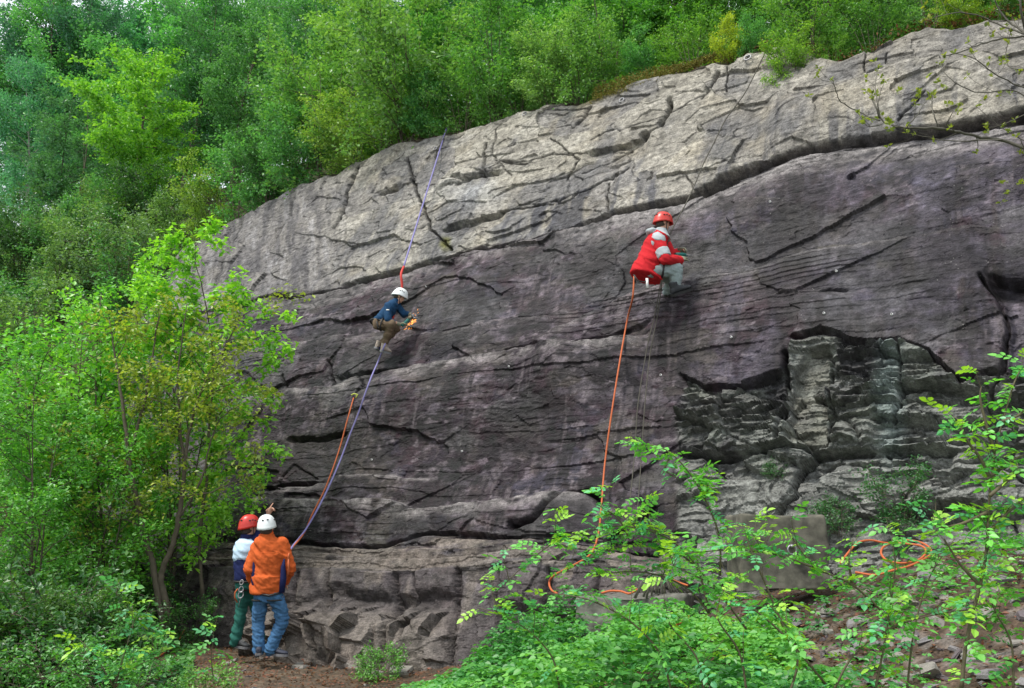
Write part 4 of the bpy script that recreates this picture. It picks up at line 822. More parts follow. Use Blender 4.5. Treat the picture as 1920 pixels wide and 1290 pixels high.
# dog rose bushes in the foreground: arching stems, each pinnate leaf its own piece
def rose_leaf(seed, npair=3):
    R = np.random.default_rng(seed); C = []; A = []; L_ = []; mb = MB()
    for i in range(npair):
        for sd_ in (-1, 1):
            C.append((0.018 + i * 0.020, sd_ * 0.001, -0.002 * i * i)); A.append((0.55, sd_ * 1.0, R.uniform(-0.3, 0.1))); L_.append(0.028 * (0.8 + 0.12 * i) * R.uniform(0.85, 1.15))
    C.append((0.018 + npair * 0.020 - 0.008, 0, -0.002 * npair * npair)); A.append((1, 0.0, -0.3)); L_.append(0.034)
    C, A, L_ = map(np.array, (C, A, L_)); Nn = R.normal(size=C.shape) * 0.2; Nn[:, 2] = 1
    V, Fs, vv = leaflet_grid(C, A.astype(float), Nn, L_, L_ * 0.68, np.clip(R.normal(0.5, 0.1, len(C)), 0, 1))
    k = len(V); V = np.concatenate([V, [(0, 0.0008, 0), (0.018 + npair * 0.02 - 0.006, 0.0006, -0.003), (0.018 + npair * 0.02 - 0.006, -0.0006, -0.003), (0, -0.0008, 0)]])
    Fs = np.concatenate([Fs, [(k, k + 1, k + 2), (k, k + 2, k + 3)]]); vv = np.concatenate([vv, [0.4] * 4])
    return fast_mesh('rose_leaf', V, Fs, False, {'v': vv})
ROSE = [rose_leaf(70 + i, 2 + i % 3) for i in range(5)]
for m_ in ROSE: m_.materials.append(M_LEAF2)
def rose_bush(label, stems, color, seed, every=0.045, shoots=0.25, scale=1.0, cat='rose bush', name='rose_bush', young=0.3, nmax=295, r0=0.006, spread=0.06):
    R = np.random.default_rng(seed); org = np.array(stems[0][0], float); e = empty(name, org, label, cat); cnt = 0; cand = []
    for pts in stems:
        P = np.array(pts, float); n = len(P); u = np.linspace(0, n - 1, n * 5 - 4); P = np.stack([np.interp(u, range(n), P[:, i]) for i in range(3)], 1)
        for _ in range(4): P[1:-1] = P[1:-1] * 0.5 + 0.25 * (P[:-2] + P[2:])
        mb = MB(); mb.tube(P - org, np.linspace(r0, r0 * 0.35, len(P)), 6)
        L = np.linalg.norm(np.diff(P, axis=0), axis=1).sum(); lines = [P]
        for k in range(int(L / 0.17 * (shoots > 0))):
            q = R.uniform(0.15, 1) * (len(P) - 1); p = np.array([np.interp(q, range(len(P)), P[:, i]) for i in range(3)])
            d = R.normal(size=3) * 0.4; d[2] = abs(d[2]) + 0.75; d /= np.linalg.norm(d); ln = R.uniform(0.10, 0.30) * shoots / 0.25
            Sh = wobble(p, p + d * ln, 5, 0.06, R, 0.06); mb.tube(Sh - org, np.linspace(0.0025, 0.0012, 5), 4, False); lines.append(Sh)
        st = mb.build('stem', M_STEM, e)
        for li, Q in enumerate(lines):
            L = np.linalg.norm(np.diff(Q, axis=0), axis=1).sum(); nl = max(3, int(L / every))
            for j in range(nl):
                q = ((j + R.random()) / nl) * (len(Q) - 1); p = np.array([np.interp(q, range(len(Q)), Q[:, i]) for i in range(3)]) 
                cand.append((p, Q[min(len(Q) - 1, int(q) + 1)] - Q[int(min(q, len(Q) - 2))], (q / len(Q)) if li else 0.2))
    R.shuffle(cand)
    for p, d, q in cand[:nmax]:
        a = R.uniform(0, 6.28); el = R.uniform(-0.5, 0.55) + 0.35 * q
        me = ROSE[int(R.integers(5))]; o = bpy.data.objects.new('leaf', me); COL.objects.link(o); o.parent = e
        o.location = Vector(p - org) + Vector(R.normal(size=3) * 0.008); o.rotation_euler = (R.normal(0, 0.4), -el, a); s_ = scale * R.uniform(0.85, 1.5); o.scale = (s_, s_, s_)
        c = np.array(color) * R.uniform(0.75, 1.3); 
        if R.random() < young * (0.5 + q): c = np.array((0.27, 0.50, 0.05)) * R.uniform(0.8, 1.1)
        elif R.random() < 0.3: c = np.array((0.08, 0.32, 0.13)) * R.uniform(0.8, 1.3)
        o.color = (*c, 1)
    return e
RC = (0.12, 0.37, 0.065)
def pp(L, Y): return [at(a, b, Y + (c[0] if c else 0)) for a, b, *c in L]
rose_bush('dog rose with a long arching stem reaching left before the dark rock and orange rope', [
 pp([(1330, 1150), (1310, 1060), (1260, 1010), (1212, 992), (1165, 985), (1121, 990), (1060, 1006), (1026, 1025), (980, 1062), (930, 1110)], 4.9),
 pp([(1400, 1180), (1340, 1100), (1280, 1036), (1222, 1023), (1161, 1023), (1100, 1050), (1040, 1080)], 5.0),
 pp([(1330, 1150), (1290, 1100), (1230, 1075), (1170, 1070), (1120, 1080)], 4.95), pp([(1180, 1010), (1160, 970), (1135, 955), (1125, 950)], 4.9)], RC, 81, 0.026, 0.20)
rose_bush('dog rose stem rising above the others before tan rock right of the orange rope', [
 pp([(1350, 1080), (1352, 1010), (1330, 950), (1300, 895), (1262, 850), (1225, 832), (1175, 838)], 4.7), pp([(1300, 895), (1330, 905), (1322, 940)], 4.7), pp([(1262, 850), (1240, 880), (1275, 900)], 4.75)], RC, 82, 0.026, 0.14, nmax=120)
rose_bush('dog rose with stems crossing in front of the concrete block', [
 pp([(1680, 1185), (1647, 1137), (1597, 1093), (1530, 1067), (1467, 1040), (1380, 1030), (1300, 1035), (1240, 1050)], 4.5),
 pp([(1550, 1285), (1480, 1200), (1430, 1153), (1363, 1110), (1300, 1077), (1260, 1060)], 4.4),
 pp([(1480, 1200), (1450, 1130), (1420, 1060), (1400, 1010), (1395, 990)], 4.4), pp([(1597, 1093), (1590, 1050), (1600, 1010)], 4.5), pp([(1530, 1067), (1500, 1030), (1480, 1000)], 4.5)], RC, 83, 0.028, 0.19)
rose_bush('dog rose low in front of the rubble at the lower right', [
 pp([(1640, 1300), (1660, 1200), (1672, 1120), (1680, 1060), (1672, 1010)], 4.3), pp([(1700, 1300), (1712, 1180), (1740, 1080), (1790, 1010)], 4.6),
 pp([(1560, 1300), (1600, 1220), (1680, 1170), (1760, 1150), (1840, 1140)], 4.3), pp([(1480, 1300), (1500, 1240), (1480, 1180), (1440, 1130)], 4.0), pp([(1900, 1300), (1900, 1200), (1860, 1140), (1850, 1080)], 4.2)], (0.11, 0.34, 0.06), 84, 0.028, 0.18, nmax=290)
rose_bush('dog rose low among the brambles at the bottom middle', [
 pp([(1260, 1300), (1240, 1220), (1180, 1160), (1100, 1120), (1010, 1110)], 4.6), pp([(1320, 1300), (1310, 1230), (1260, 1180), (1240, 1140)], 4.4), pp([(1400, 1300), (1390, 1220), (1340, 1160), (1350, 1120)], 4.2), pp([(1050, 1300), (1040, 1230), (980, 1170), (900, 1140)], 5.0)], (0.11, 0.34, 0.06), 85, 0.034, 0.22, nmax=290)
rose_bush('thin rose sapling with a dark stem along the right edge of the view', [
 pp([(1803, 1290), (1808, 1230), (1817, 1177), (1832, 1120), (1847, 1060), (1852, 1000), (1853, 960), (1858, 900), (1866, 840), (1880, 790), (1900, 720), (1915, 690)], 3.9),
 pp([(1858, 900), (1840, 860), (1815, 830), (1800, 800), (1806, 790)], 3.9), pp([(1866, 850), (1850, 800), (1836, 745), (1840, 725)], 3.9), pp([(1853, 960), (1800, 985), (1760, 990), (1740, 975)], 3.9),
 pp([(1852, 1000), (1890, 960), (1925, 930)], 3.9), pp([(1850, 900), (1900, 860), (1930, 850)], 3.9), pp([(1840, 1100), (1800, 1060), (1770, 1010)], 3.9), pp([(1856, 930), (1890, 900), (1920, 880)], 3.8), pp([(1880, 790), (1910, 780), (1930, 760)], 3.8)],
 (0.12, 0.38, 0.06), 86, 0.026, 0.16, 1.0, 'sapling', 'rose_sapling', 0.45, 290, 0.009)
rose_bush('rose seedling shoot with bright leaves in the lower left', [
 pp([(215, 1290), (235, 1220), (250, 1170), (258, 1150)], 6.6), pp([(215, 1290), (250, 1250), (300, 1230)], 6.6), pp([(215, 1290), (180, 1230), (150, 1200)], 6.6), pp([(400, 1270), (395, 1230), (400, 1200)], 6.8)], (0.10, 0.31, 0.07), 87, 0.03, 0.28, 1.35, nmax=150)
print('roses', time.time() - T_START)

# bare branches reaching in at the upper right
R = np.random.default_rng(91); YB = 5.0; M_TWIG = simple('twig_bark', (0.085, 0.08, 0.06), 0.8, 0.2, 30, 0.3)
org = np.array([3.75, 5.0, float(ground_z(3.75, 5.0))]); bt = empty('bare_tree', org, 'nearly leafless tree reaching grey budding branches in from the upper right', 'tree')
mb = MB(); trunk = np.array([org + [0, 0, -0.1], org + [0.05, 0, 1.0], org + [-0.02, 0, 2.0], org + [-0.1, 0, 3.0], at(1925, 0, YB) + [0.2, 0, 0.4], at(1905, -60, YB)]); mb.tube(trunk - org, [0.06, 0.055, 0.05, 0.04, 0.02, 0.015], 8); mb.build('trunk', M_TWIG, bt)
BB = [([(2080, 330), (1985, 300), (1920, 278), (1880, 262), (1840, 258), (1800, 248), (1760, 240), (1710, 240), (1680, 238), (1655, 228), (1650, 218)], 0.013),
 ([(1650, 226), (1620, 215), (1590, 200), (1573, 188), (1566, 165), (1560, 150)], 0.005), ([(1650, 222), (1642, 200), (1633, 182), (1636, 178)], 0.007), ([(1650, 222), (1645, 190), (1640, 160), (1645, 130)], 0.0035),
 ([(1880, 262), (1840, 262), (1790, 266), (1740, 258), (1700, 248)], 0.005), ([(1760, 240), (1752, 215), (1745, 200), (1748, 185)], 0.005), ([(1700, 240), (1720, 215), (1735, 190), (1755, 178)], 0.004), ([(1770, 240), (1785, 215), (1790, 195)], 0.003), ([(1655, 232), (1630, 240), (1615, 228)], 0.004),
 ([(2000, 180), (1940, 170), (1900, 158), (1860, 135), (1830, 110), (1790, 100)], 0.006), ([(1940, 195), (1900, 165), (1850, 175), (1820, 172), (1790, 155), (1768, 135), (1763, 118)], 0.005),
 ([(1980, 80), (1930, 68), (1880, 72), (1840, 82), (1810, 95), (1770, 105)], 0.008), ([(1960, 90), (1925, 65), (1890, 40), (1870, 15), (1860, -20)], 0.009), ([(1925, 60), (1912, 20), (1915, -40)], 0.010), ([(1925, 65), (1880, 50), (1840, 30), (1800, 22), (1770, 28), (1740, 35)], 0.006),
 ([(1960, 130), (1915, 130), (1890, 128), (1885, 100), (1895, 60)], 0.005), ([(1990, 300), (1960, 280), (1900, 255), (1860, 225), (1830, 200)], 0.004), ([(1960, 305), (1925, 320), (1905, 345), (1890, 362)], 0.003), ([(1990, 200), (1930, 210), (1880, 235), (1850, 240)], 0.004)]
buds = []
for P, r in BB:
    q = [at(a, b, YB + 0.12 * math.sin(i + len(P))) for i, (a, b) in enumerate(P)]; Q = np.array(q); n = len(Q); u = np.linspace(0, n - 1, n * 4 - 3); Q = np.stack([np.interp(u, range(n), Q[:, i]) for i in range(3)], 1)
    for _ in range(2): Q[1:-1] = Q[1:-1] * 0.5 + 0.25 * (Q[:-2] + Q[2:])
    Q[1:-1] += R.normal(size=Q[1:-1].shape) * 0.002
    mb = MB(); mb.tube(Q - org, np.linspace(r, r * 0.35, len(Q)), 6)
    for k in range(2 + n // 2):
        j = int(R.integers(2, len(Q) - 1)); d = Q[j] - Q[j - 1]; d /= np.linalg.norm(d); d = d * 0.8 + R.normal(size=3) * 0.6; d[2] += 0.25; d /= np.linalg.norm(d)
        e_ = wobble(Q[j], Q[j] + d * R.uniform(0.06, 0.2), 4, 0.08, R, 0); mb.tube(e_ - org, np.linspace(r * 0.3, 0.0012, 4), 4, False); buds.append(e_[-1])
    mb.build('branch', M_TWIG, bt); buds.append(Q[-1])
bC = np.repeat(np.array(buds), 7, 0); bC = bC + R.normal(size=bC.shape) * 0.006 - org
o = link('leaf_bud', leaf_mesh('leaf_bud', bC, R, 0.030, droop=-0.5), M_LEAF, bt, (0.17, 0.22, 0.03)); o['kind'] = 'stuff'
print('bare', time.time() - T_START)
# ------------------------------------------------------------------ concrete, ring bolts, ropes
M_CONC = simple('weathered_concrete', (0.085, 0.080, 0.062), 0.9, 0.75, 9, 0.6, bdist=0.02)
M_CONC2 = simple('grey_concrete', (0.12, 0.118, 0.10), 0.9, 0.6, 14, 0.6, bdist=0.02)
M_STEEL = simple('galvanised_steel', (0.30, 0.30, 0.31), 0.5, 0.06, 40, 0.1, metal=0.8)
M_ORANGE = simple('orange_rope', (0.46, 0.11, 0.035), 0.7, 0.15, 90, 0.4, bdist=0.003)
M_PURPLE = simple('purple_rope', (0.22, 0.20, 0.42), 0.7, 0.15, 90, 0.4, bdist=0.003)
M_DROPE = simple('dark_rope', (0.07, 0.065, 0.05), 0.8, 0.15, 90, 0.4, bdist=0.003)
M_GROPE = simple('grey_rope', (0.16, 0.15, 0.13), 0.8, 0.15, 90, 0.4, bdist=0.003)
M_WHITE = simple('white_tape', (0.75, 0.75, 0.72), 0.6, 0.05, 40, 0.1)
def rough_block(name, corners_front, depth, mat, seed, label, cat, res=0.035, amp=0.034):
    """block of cast concrete: front corners bottom-left, bottom-right, top-right, top-left"""
    a, b, c, d = [np.array(p, float) for p in corners_front]; nrm = np.cross(b - a, d - a); nrm /= np.linalg.norm(nrm); nrm = -nrm if nrm[1] < 0 else nrm
    nrm[2] *= 0.2; nrm /= np.linalg.norm(nrm); bm = bmesh.new(); R = np.random.default_rng(seed)
    vs = [bm.verts.new(Vector(p)) for p in (a, b, c, d, a + nrm * depth, b + nrm * depth, c + nrm * depth, d + nrm * depth)]
    for f in ((0, 1, 2, 3), (5, 4, 7, 6), (1, 5, 6, 2), (4, 0, 3, 7), (3, 2, 6, 7), (4, 5, 1, 0)): bm.faces.new([vs[i] for i in f])
    bmesh.ops.bevel(bm, geom=bm.edges[:], offset=0.02, segments=2, affect='EDGES', profile=0.6)
    bmesh.ops.subdivide_edges(bm, edges=[e for e in bm.edges if e.calc_length() > 0.1], cuts=9, use_grid_fill=True)
    bm.normal_update()
    P = np.array([v.co[:] for v in bm.verts]); nz = fbm((P[:, 0] + P[:, 1]) * 3.1, P[:, 2] * 3.3 + P[:, 1], 4, seed)
    nt_ = fbm(P[:, 0] * 8, P[:, 2] * 8 + P[:, 1] * 5, 3, seed + 2)
    for v, q, w in zip(bm.verts, nz, nt_): v.co += v.normal * (amp * q * 1.5 + amp * 0.5 * w)
    me = bpy.data.meshes.new(name); bm.to_mesh(me); bm.free(); o = link(name, me, mat); me.polygons.foreach_set('use_smooth', np.ones(len(me.polygons), dtype=bool)); return tag(o, label, cat)
Yc = 8.2
rough_block('concrete_block', [at(1390, 1112, Yc - .12), at(1563, 1104, Yc - .04), at(1545, 968, Yc + .05), at(1388, 964, Yc)], 0.45, M_CONC, 5, 'olive grey weathered concrete block with a steel ring in its face', 'concrete block')
rough_block('concrete_kerb', [at(1080, 1250, 8.9), at(1284, 1240, 8.5), at(1283, 1117, 8.55), at(1080, 1122, 8.95)], 0.5, M_CONC2, 6, 'low grey concrete ledge half hidden behind the brambles', 'concrete ledge')
def torus_pts(c, u, w, r, n=18): 
    a = np.linspace(0, 2 * np.pi, n); return np.array(c) + r * (np.cos(a)[:, None] * np.array(u) + np.sin(a)[:, None] * np.array(w))
def ring_bolt(c, label, r=0.045, wire=0.009, nr=EN):
    c = np.array(c, float); e = empty('ring_bolt', c, label, 'ring bolt', 'ring bolts fixed in the rock')
    u = np.cross(nr, [0, 0, 1]); u /= np.linalg.norm(u); w = np.cross(u, nr)
    mb = MB(); mb.tube(torus_pts(nr * 0.02 - w * r * 0.8, u, w, r), wire, 8, False); mb.build('ring', M_STEEL, e)
    mb = MB(); mb.tube([-nr * 0.05, nr * 0.035], 0.014, 8); mb.box(nr * 0.004, (0.05, 0.05, 0.012)); mb.build('bolt', M_STEEL, e); return e
ring_bolt(hit(1403, 106, .02), 'steel ring bolt under the crest beside the brown rope, highest of the rings', 0.06, .012)
ring_bolt(hit(1167, 186, .02), 'steel ring bolt just below the mossy part of the crest', 0.05, .01)
ring_bolt(hit(985, 212, .02), 'steel ring bolt under the crest at the middle of the photo', 0.05, .01)
ring_bolt(hit(818, 277, .02), 'steel ring bolt left beside the top of the purple rope', 0.05, .01)
ring_bolt(at(1483, 1024, Yc - 0.03), 'steel ring bolt in the face of the concrete block', 0.042, .009, np.array([0.1, -0.99, 0.0]))
def rope(name, pts, r, mat, label, cat='rope', seg=6, sub=6, org=None, strands=0):
    P = np.array(pts, float); n = len(P); u = np.linspace(0, n - 1, (n - 1) * sub + 1)
    # Catmull-Rom
    Q = np.concatenate([[2 * P[0] - P[1]], P, [2 * P[-1] - P[-2]]]); out = []
    for x in u:
        i = min(int(x), n - 2); t = x - i; p0, p1, p2, p3 = Q[i:i + 4]
        out.append(0.5 * (2 * p1 + (p2 - p0) * t + (2 * p0 - 5 * p1 + 4 * p2 - p3) * t * t + (3 * p1 - p0 - 3 * p2 + p3) * t ** 3))
    out = np.array(out); mb = MB(); mb.tube(out - P[0], r, seg); o = mb.build(name, mat); o.location = P[0]; 
    if label: tag(o, label, cat)
    return o
def lerp_pts(a, b, n, sag=0.0, side=0.0):
    q = np.linspace(0, 1, n)[:, None]; P = np.array(a) * (1 - q) + np.array(b) * q; P[:, 2] -= sag * 4 * q[:, 0] * (1 - q[:, 0]); P[:, 0] += side * 4 * q[:, 0] * (1 - q[:, 0]); return P

# ------------------------------------------------------------------ people
def remeshed(mb, name, voxel, smooth=2, wrinkle=0.0, wscale=9.0, seed=1, deci=None, stretch=(1, 1, 1)):
    me = mb.mesh('tmp'); o = bpy.data.objects.new('tmp', me); COL.objects.link(o)
    m = o.modifiers.new('r', 'REMESH'); m.mode = 'VOXEL'; m.voxel_size = voxel
    if smooth: sm = o.modifiers.new('s', 'SMOOTH'); sm.iterations = smooth; sm.factor = 0.5
    if deci: d = o.modifiers.new('d', 'DECIMATE'); d.ratio = deci
    dg = bpy.context.evaluated_depsgraph_get(); ev = o.evaluated_get(dg); res = bpy.data.meshes.new_from_object(ev)
    bpy.data.objects.remove(o); bpy.data.meshes.remove(me); res.name = name
    if wrinkle:
        n = len(res.vertices); co = np.zeros(n * 3, np.float32); no = np.zeros(n * 3, np.float32); res.vertices.foreach_get('co', co); res.vertices.foreach_get('normal', no); co = co.reshape(-1, 3); no = no.reshape(-1, 3)
        x, y, z = (co * wscale).T; x = x * stretch[0]; z = z * stretch[2]
        w = 1 - 2 * np.abs(fbm(x + 0.7 * z, z * 1.3 - 0.6 * y + 0.4 * x, 3, seed)); w = w + 0.5 * fbm(y * 1.3 - z, z + x, 3, seed + 5)
        co = co + no * (wrinkle * (w - 0.5))[:, None]; res.vertices.foreach_set('co', co.astype(np.float32).ravel())
    res.polygons.foreach_set('use_smooth', np.ones(len(res.polygons), dtype=bool)); res.update(); return res
def V3(*a): return np.array(a, float)
def unit(v): v = np.array(v, float); return v / np.linalg.norm(v)
def cap(mb, a, b, ra, rb, seg=12):
    """tapered limb with round ends"""
    a, b = np.array(a, float), np.array(b, float); q = np.linspace(0, 1, 4)[:, None]; mb.tube(a * (1 - q) + b * q, ra * (1 - q[:, 0]) + rb * q[:, 0], seg); mb.ball(a, ra * 0.995, seg, 8); mb.ball(b, rb * 0.995, seg, 8)
def chain(mb, pts, rad, seg=12):
    for i in range(len(pts) - 1): cap(mb, pts[i], pts[i + 1], rad[i], rad[i + 1], seg)
def torso(mb, hip, chest, neck, right, wh, wc, dh, dc, f=None):
    """barrel from hips to shoulders; right is the body's side direction"""
    hip, chest, neck, right = map(lambda v: np.array(v, float), (hip, chest, neck, right)); right = unit(right); up = unit(neck - hip); fw = unit(np.cross(up, right)); mb.loft([
        (hip - up * 0.06, right * wh * 0.7, fw * dh * 0.7), (hip, right * wh, fw * dh), (hip * 0.55 + chest * 0.45, right * (wh * .5 + wc * .42), fw * (dh * .5 + dc * .45)), (chest, right * wc, fw * dc),
        (chest * 0.35 + neck * 0.65, right * wc * 0.92, fw * dc * 0.85), (neck, right * wc * 0.42, fw * dc * 0.6)], 18)
def hand(mb, wrist, d, palm_n, curl=0.6, point=False, s=1.0):
    """palm, four fingers of unequal length and a thumb from its side"""
    d = unit(d); palm_n = unit(palm_n - d * np.dot(palm_n, d)); sd = np.cross(d, palm_n)
    c = wrist + d * 0.045 * s; mb.loft([(wrist, sd * .024 * s, palm_n * .018 * s), (wrist + d * .03 * s, sd * .034 * s, palm_n * .017 * s), (wrist + d * .085 * s, sd * .042 * s, palm_n * .014 * s)], 10)
    for i, (off, ln) in enumerate(((-.031, .072), (-.011, .080), (.010, .075), (.030, .060))):
        k = wrist + d * 0.083 * s + sd * off * s; cu = curl
        if point and i == 0: cu = 0.05; ln = .085
        p = [k]; ang = 0.0
        for seg_, fr in enumerate((0.45, 0.32, 0.23)):
            ang += cu * (0.6 if seg_ == 0 else 0.9); dd = d * math.cos(ang) + palm_n * math.sin(ang); p.append(p[-1] + dd * ln * fr * s)
        chain(mb, p, [.0105 * s, .0098 * s, .009 * s, .008 * s], 8)
    tb = wrist + d * .03 * s - sd * .028 * s; chain(mb, [tb, tb + (d * .5 - sd * .8) * .035 * s, tb + (d * .85 - sd * .75 + palm_n * .5) * .06 * s], [.0125 * s, .011 * s, .0095 * s], 8)
def head_mesh(mb, c, up, fw, s=1.0):
    """skull, jaw, nose, ears, lips, neck stub; c is the middle of the head"""
    up = unit(up); fw = unit(fw - up * np.dot(fw, up)); rt = np.cross(fw, up); M = np.stack([rt, fw, up], 1); s = s
    mb.ball(c + up * .022 * s, (.076 * s, .096 * s, .094 * s), 16, 12, M); mb.ball(c - up * .045 * s + fw * .022 * s, (.058 * s, .068 * s, .070 * s), 14, 10, M)
    mb.ball(c - up * .088 * s + fw * .062 * s, (.026 * s, .022 * s, .020 * s), 10, 8, M)
    mb.loft([(c + fw * .088 * s + up * .018 * s, rt * .008 * s, up * .006 * s), (c + fw * .105 * s - up * .012 * s, rt * .012 * s, up * .010 * s), (c + fw * .100 * s - up * .026 * s, rt * .017 * s, up * .009 * s), (c + fw * .08 * s - up * .032 * s, rt * .014 * s, up * .006 * s)], 8)
    mb.ball(c + fw * .088 * s - up * .052 * s, (.024 * s, .010 * s, .009 * s), 8, 6, M)
    for q in (-1, 1):
        mb.ball(c + rt * q * .076 * s - fw * .004 * s - up * .008 * s, (.010 * s, .020 * s, .032 * s), 8, 8, M); mb.ball(c + rt * q * .032 * s + fw * .088 * s + up * .026 * s, (.022 * s, .008 * s, .006 * s), 8, 6, M)
    return rt, fw, up
def eyes(e, c, up, fw, s=1.0):
    up = unit(up); fw = unit(fw - up * np.dot(fw, up)); rt = np.cross(fw, up); M = np.stack([rt, fw, up], 1)
    for q in (-1, 1):
        mb = MB(); mb.ball(c + rt * q * .031 * s + fw * .084 * s + up * .010 * s - ORG(e), (.014 * s, .011 * s, .009 * s), 10, 8, M); mb.build('eye', M_EYE, e)
def ORG(e): return np.array(e.location)
def helmet(e, c, up, fw, mat, s=1.0, logo=False):
    up = unit(up); fw = unit(fw - up * np.dot(fw, up)); rt = np.cross(fw, up); c = c + up * .032 * s - ORG(e); mb = MB(); seg = 28; rings = 12; V = []; Fs = []
    for sh_, k_ in ((1.0, 0), (0.93, 1)):
        for i in range(rings + 1):
            p = math.pi / 2 * i / rings; z = math.sin(p); r_ = math.cos(p) ** 0.85
            for j in range(seg):
                a = 2 * math.pi * j / seg; f_ = math.sin(a); rr = (0.112 + 0.004 * math.cos(2 * a)) * sh_; rf = 0.138 * sh_
                x_ = rr * r_ * math.cos(a); y_ = rf * r_ * f_ + (0.006 if f_ > 0 else -0.004); z_ = 0.128 * z * sh_ - (0.035 + 0.030 * max(0, -f_) - 0.008 * max(0, f_)) * (1 - z) ** 1.4
                flare = 1 + 0.05 * (i == 0) ; V.append(c + (rt * x_ * flare + fw * y_ * flare) * s + up * z_ * s)
    n1 = (rings + 1) * seg
    for b_ in (0, n1):
        for i in range(rings):
            for j in range(seg):
                k = (j + 1) % seg; q = (b_ + i * seg + j, b_ + i * seg + k, b_ + (i + 1) * seg + k, b_ + (i + 1) * seg + j); Fs.append(q if b_ == 0 else q[::-1])
    for j in range(seg): k = (j + 1) % seg; Fs.append((n1 + j, n1 + k, k, j))
    mb.add(np.array(V), Fs); h = mb.build('helmet', mat, e)
    vb = MB(); M = np.stack([rt, fw, up], 1)
    for ax, ay, el in ((-1, .3, .5), (-1, .0, .55), (-1, -.3, .5), (1, .3, .5), (1, 0, .55), (1, -.3, .5), (.3, 1, .6), (-.3, 1, .6), (.3, -1, .6), (-.3, -1, .6)):
        d = unit(rt * ax + fw * ay * 1.0 + up * el); q = c + rt * np.dot(d, rt) * .113 * s + fw * np.dot(d, fw) * .139 * s + up * np.dot(d, up) * .118 * s
        vb.ball(q, (.015 * s, .015 * s, .008 * s), 8, 6, M)
    vb.build('vent', M_BLACK, e if False else e); sb = MB()
    for q in (-1, 1): sb.tube([c + (rt * q * .09 - up * .02 + fw * .02) * s, c + (rt * q * .082 - up * .09 + fw * .02) * s, c + (rt * q * .035 - up * .155 + fw * .055) * s], .006 * s, 6)
    sb.build('chin_strap', M_BLACK, e); return h
def shoe(e, heel, toe, up, mat, sole, s=1.0, ankle=None, high=0.06):
    o = ORG(e); heel, toe = np.array(heel, float) - o, np.array(toe, float) - o; f = unit(toe - heel); up = unit(up - f * np.dot(up, f)); sd = np.cross(f, up); L = np.linalg.norm(toe - heel)
    mb = MB(); rings = []
    for q, w, h in ((0, .024, .05), (.06, .036, .075), (.25, .038, .085 + high * .3), (.42, .039, .08), (.6, .045, .058), (.8, .047, .044), (.94, .036, .034), (1.0, .018, .020)):
        rings.append((heel + f * L * q + up * (.022 + h / 2) * s, sd * w * s, up * h / 2 * s))
    mb.loft(rings, 14)
    if high > 0.02: mb.loft([(heel + f * L * .22 + up * .05 * s, sd * .036 * s, f * .045 * s), (heel + f * L * .18 + up * (.09 + high) * s, sd * .040 * s, f * .048 * s)], 14)
    sh = link('shoe', remeshed(mb, 'shoe', .007, 2), mat, e)
    sb = MB(); a = []
    for q, w in ((0, .026), (.08, .038), (.3, .036), (.5, .038), (.7, .050), (.88, .046), (1.0, .022)): a.append((heel + f * L * q + up * .012 * s, sd * w * s, up * .0))
    top = [p + d_ for p, d_, _ in a] + [p - d_ for p, d_, _ in a[::-1]]; n = len(top); Vv = [p + up * .014 * s for p in top] + [p - up * .014 * s for p in top]
    sb.add(np.array(Vv), [tuple(range(n)), tuple(range(2 * n - 1, n - 1, -1))] + [(i, n + i, n + (i + 1) % n, (i + 1) % n) for i in range(n)]); sb.build('sole', sole, sh, False)
    lb = MB()
    for q in (.38, .46, .54, .62): lb.tube([heel + f * L * q - sd * .022 * s + up * (.115 - .06 * q) * s, heel + f * L * q + up * (.128 - .06 * q) * s, heel + f * L * q + sd * .022 * s + up * (.115 - .06 * q) * s], .004 * s, 5)
    lb.build('laces', M_LACE, sh); return sh
M_SKIN = simple('skin', (0.56, 0.32, 0.22), 0.5, 0.08, 30, 0.15); M_EYE = simple('eye', (0.05, 0.04, 0.04), 0.2, 0.02, 20, 0.0); M_BLACK = simple('black_plastic', (0.02, 0.02, 0.02), 0.5, 0.1, 20, 0.1); M_LACE = simple('lace', (0.25, 0.25, 0.24), 0.8, 0.1, 60, 0.1)
M_HAIR = simple('dark_hair', (0.05, 0.035, 0.025), 0.6, 0.3, 120, 0.6)
cloth = lambda n, c, v=0.10, b=0.5: simple(n, c, 0.85, v, 22, b, bdist=0.008, spec=0.2)
M_OJ = cloth('orange_jacket', (0.52, 0.10, 0.022), .2); M_NAVY = cloth('navy_cloth', (0.012, 0.018, 0.075)); M_DENIM = cloth('blue_denim', (0.055, 0.14, 0.27), 0.3); M_GREEN = cloth('green_trousers', (0.025, 0.125, 0.10), 0.14)
M_PALEB = cloth('pale_blue_cloth', (0.50, 0.66, 0.80)); M_BLUEJ = cloth('blue_jersey', (0.012, 0.05, 0.115)); M_BROWN = cloth('brown_trousers', (0.14, 0.10, 0.065), 0.14); M_REDJ = cloth('red_jacket', (0.48, 0.016, 0.022)); M_GREYJ = cloth('grey_panel', (0.36, 0.40, 0.41)); M_GREYT = cloth('grey_trousers', (0.27, 0.33, 0.33), 0.14)
M_HRED = simple('red_helmet', (0.50, 0.03, 0.02), 0.35, 0.04, 8, 0.02, spec=0.5); M_HWHITE = simple('white_helmet', (0.74, 0.78, 0.77), 0.3, 0.03, 8, 0.02, spec=0.5)
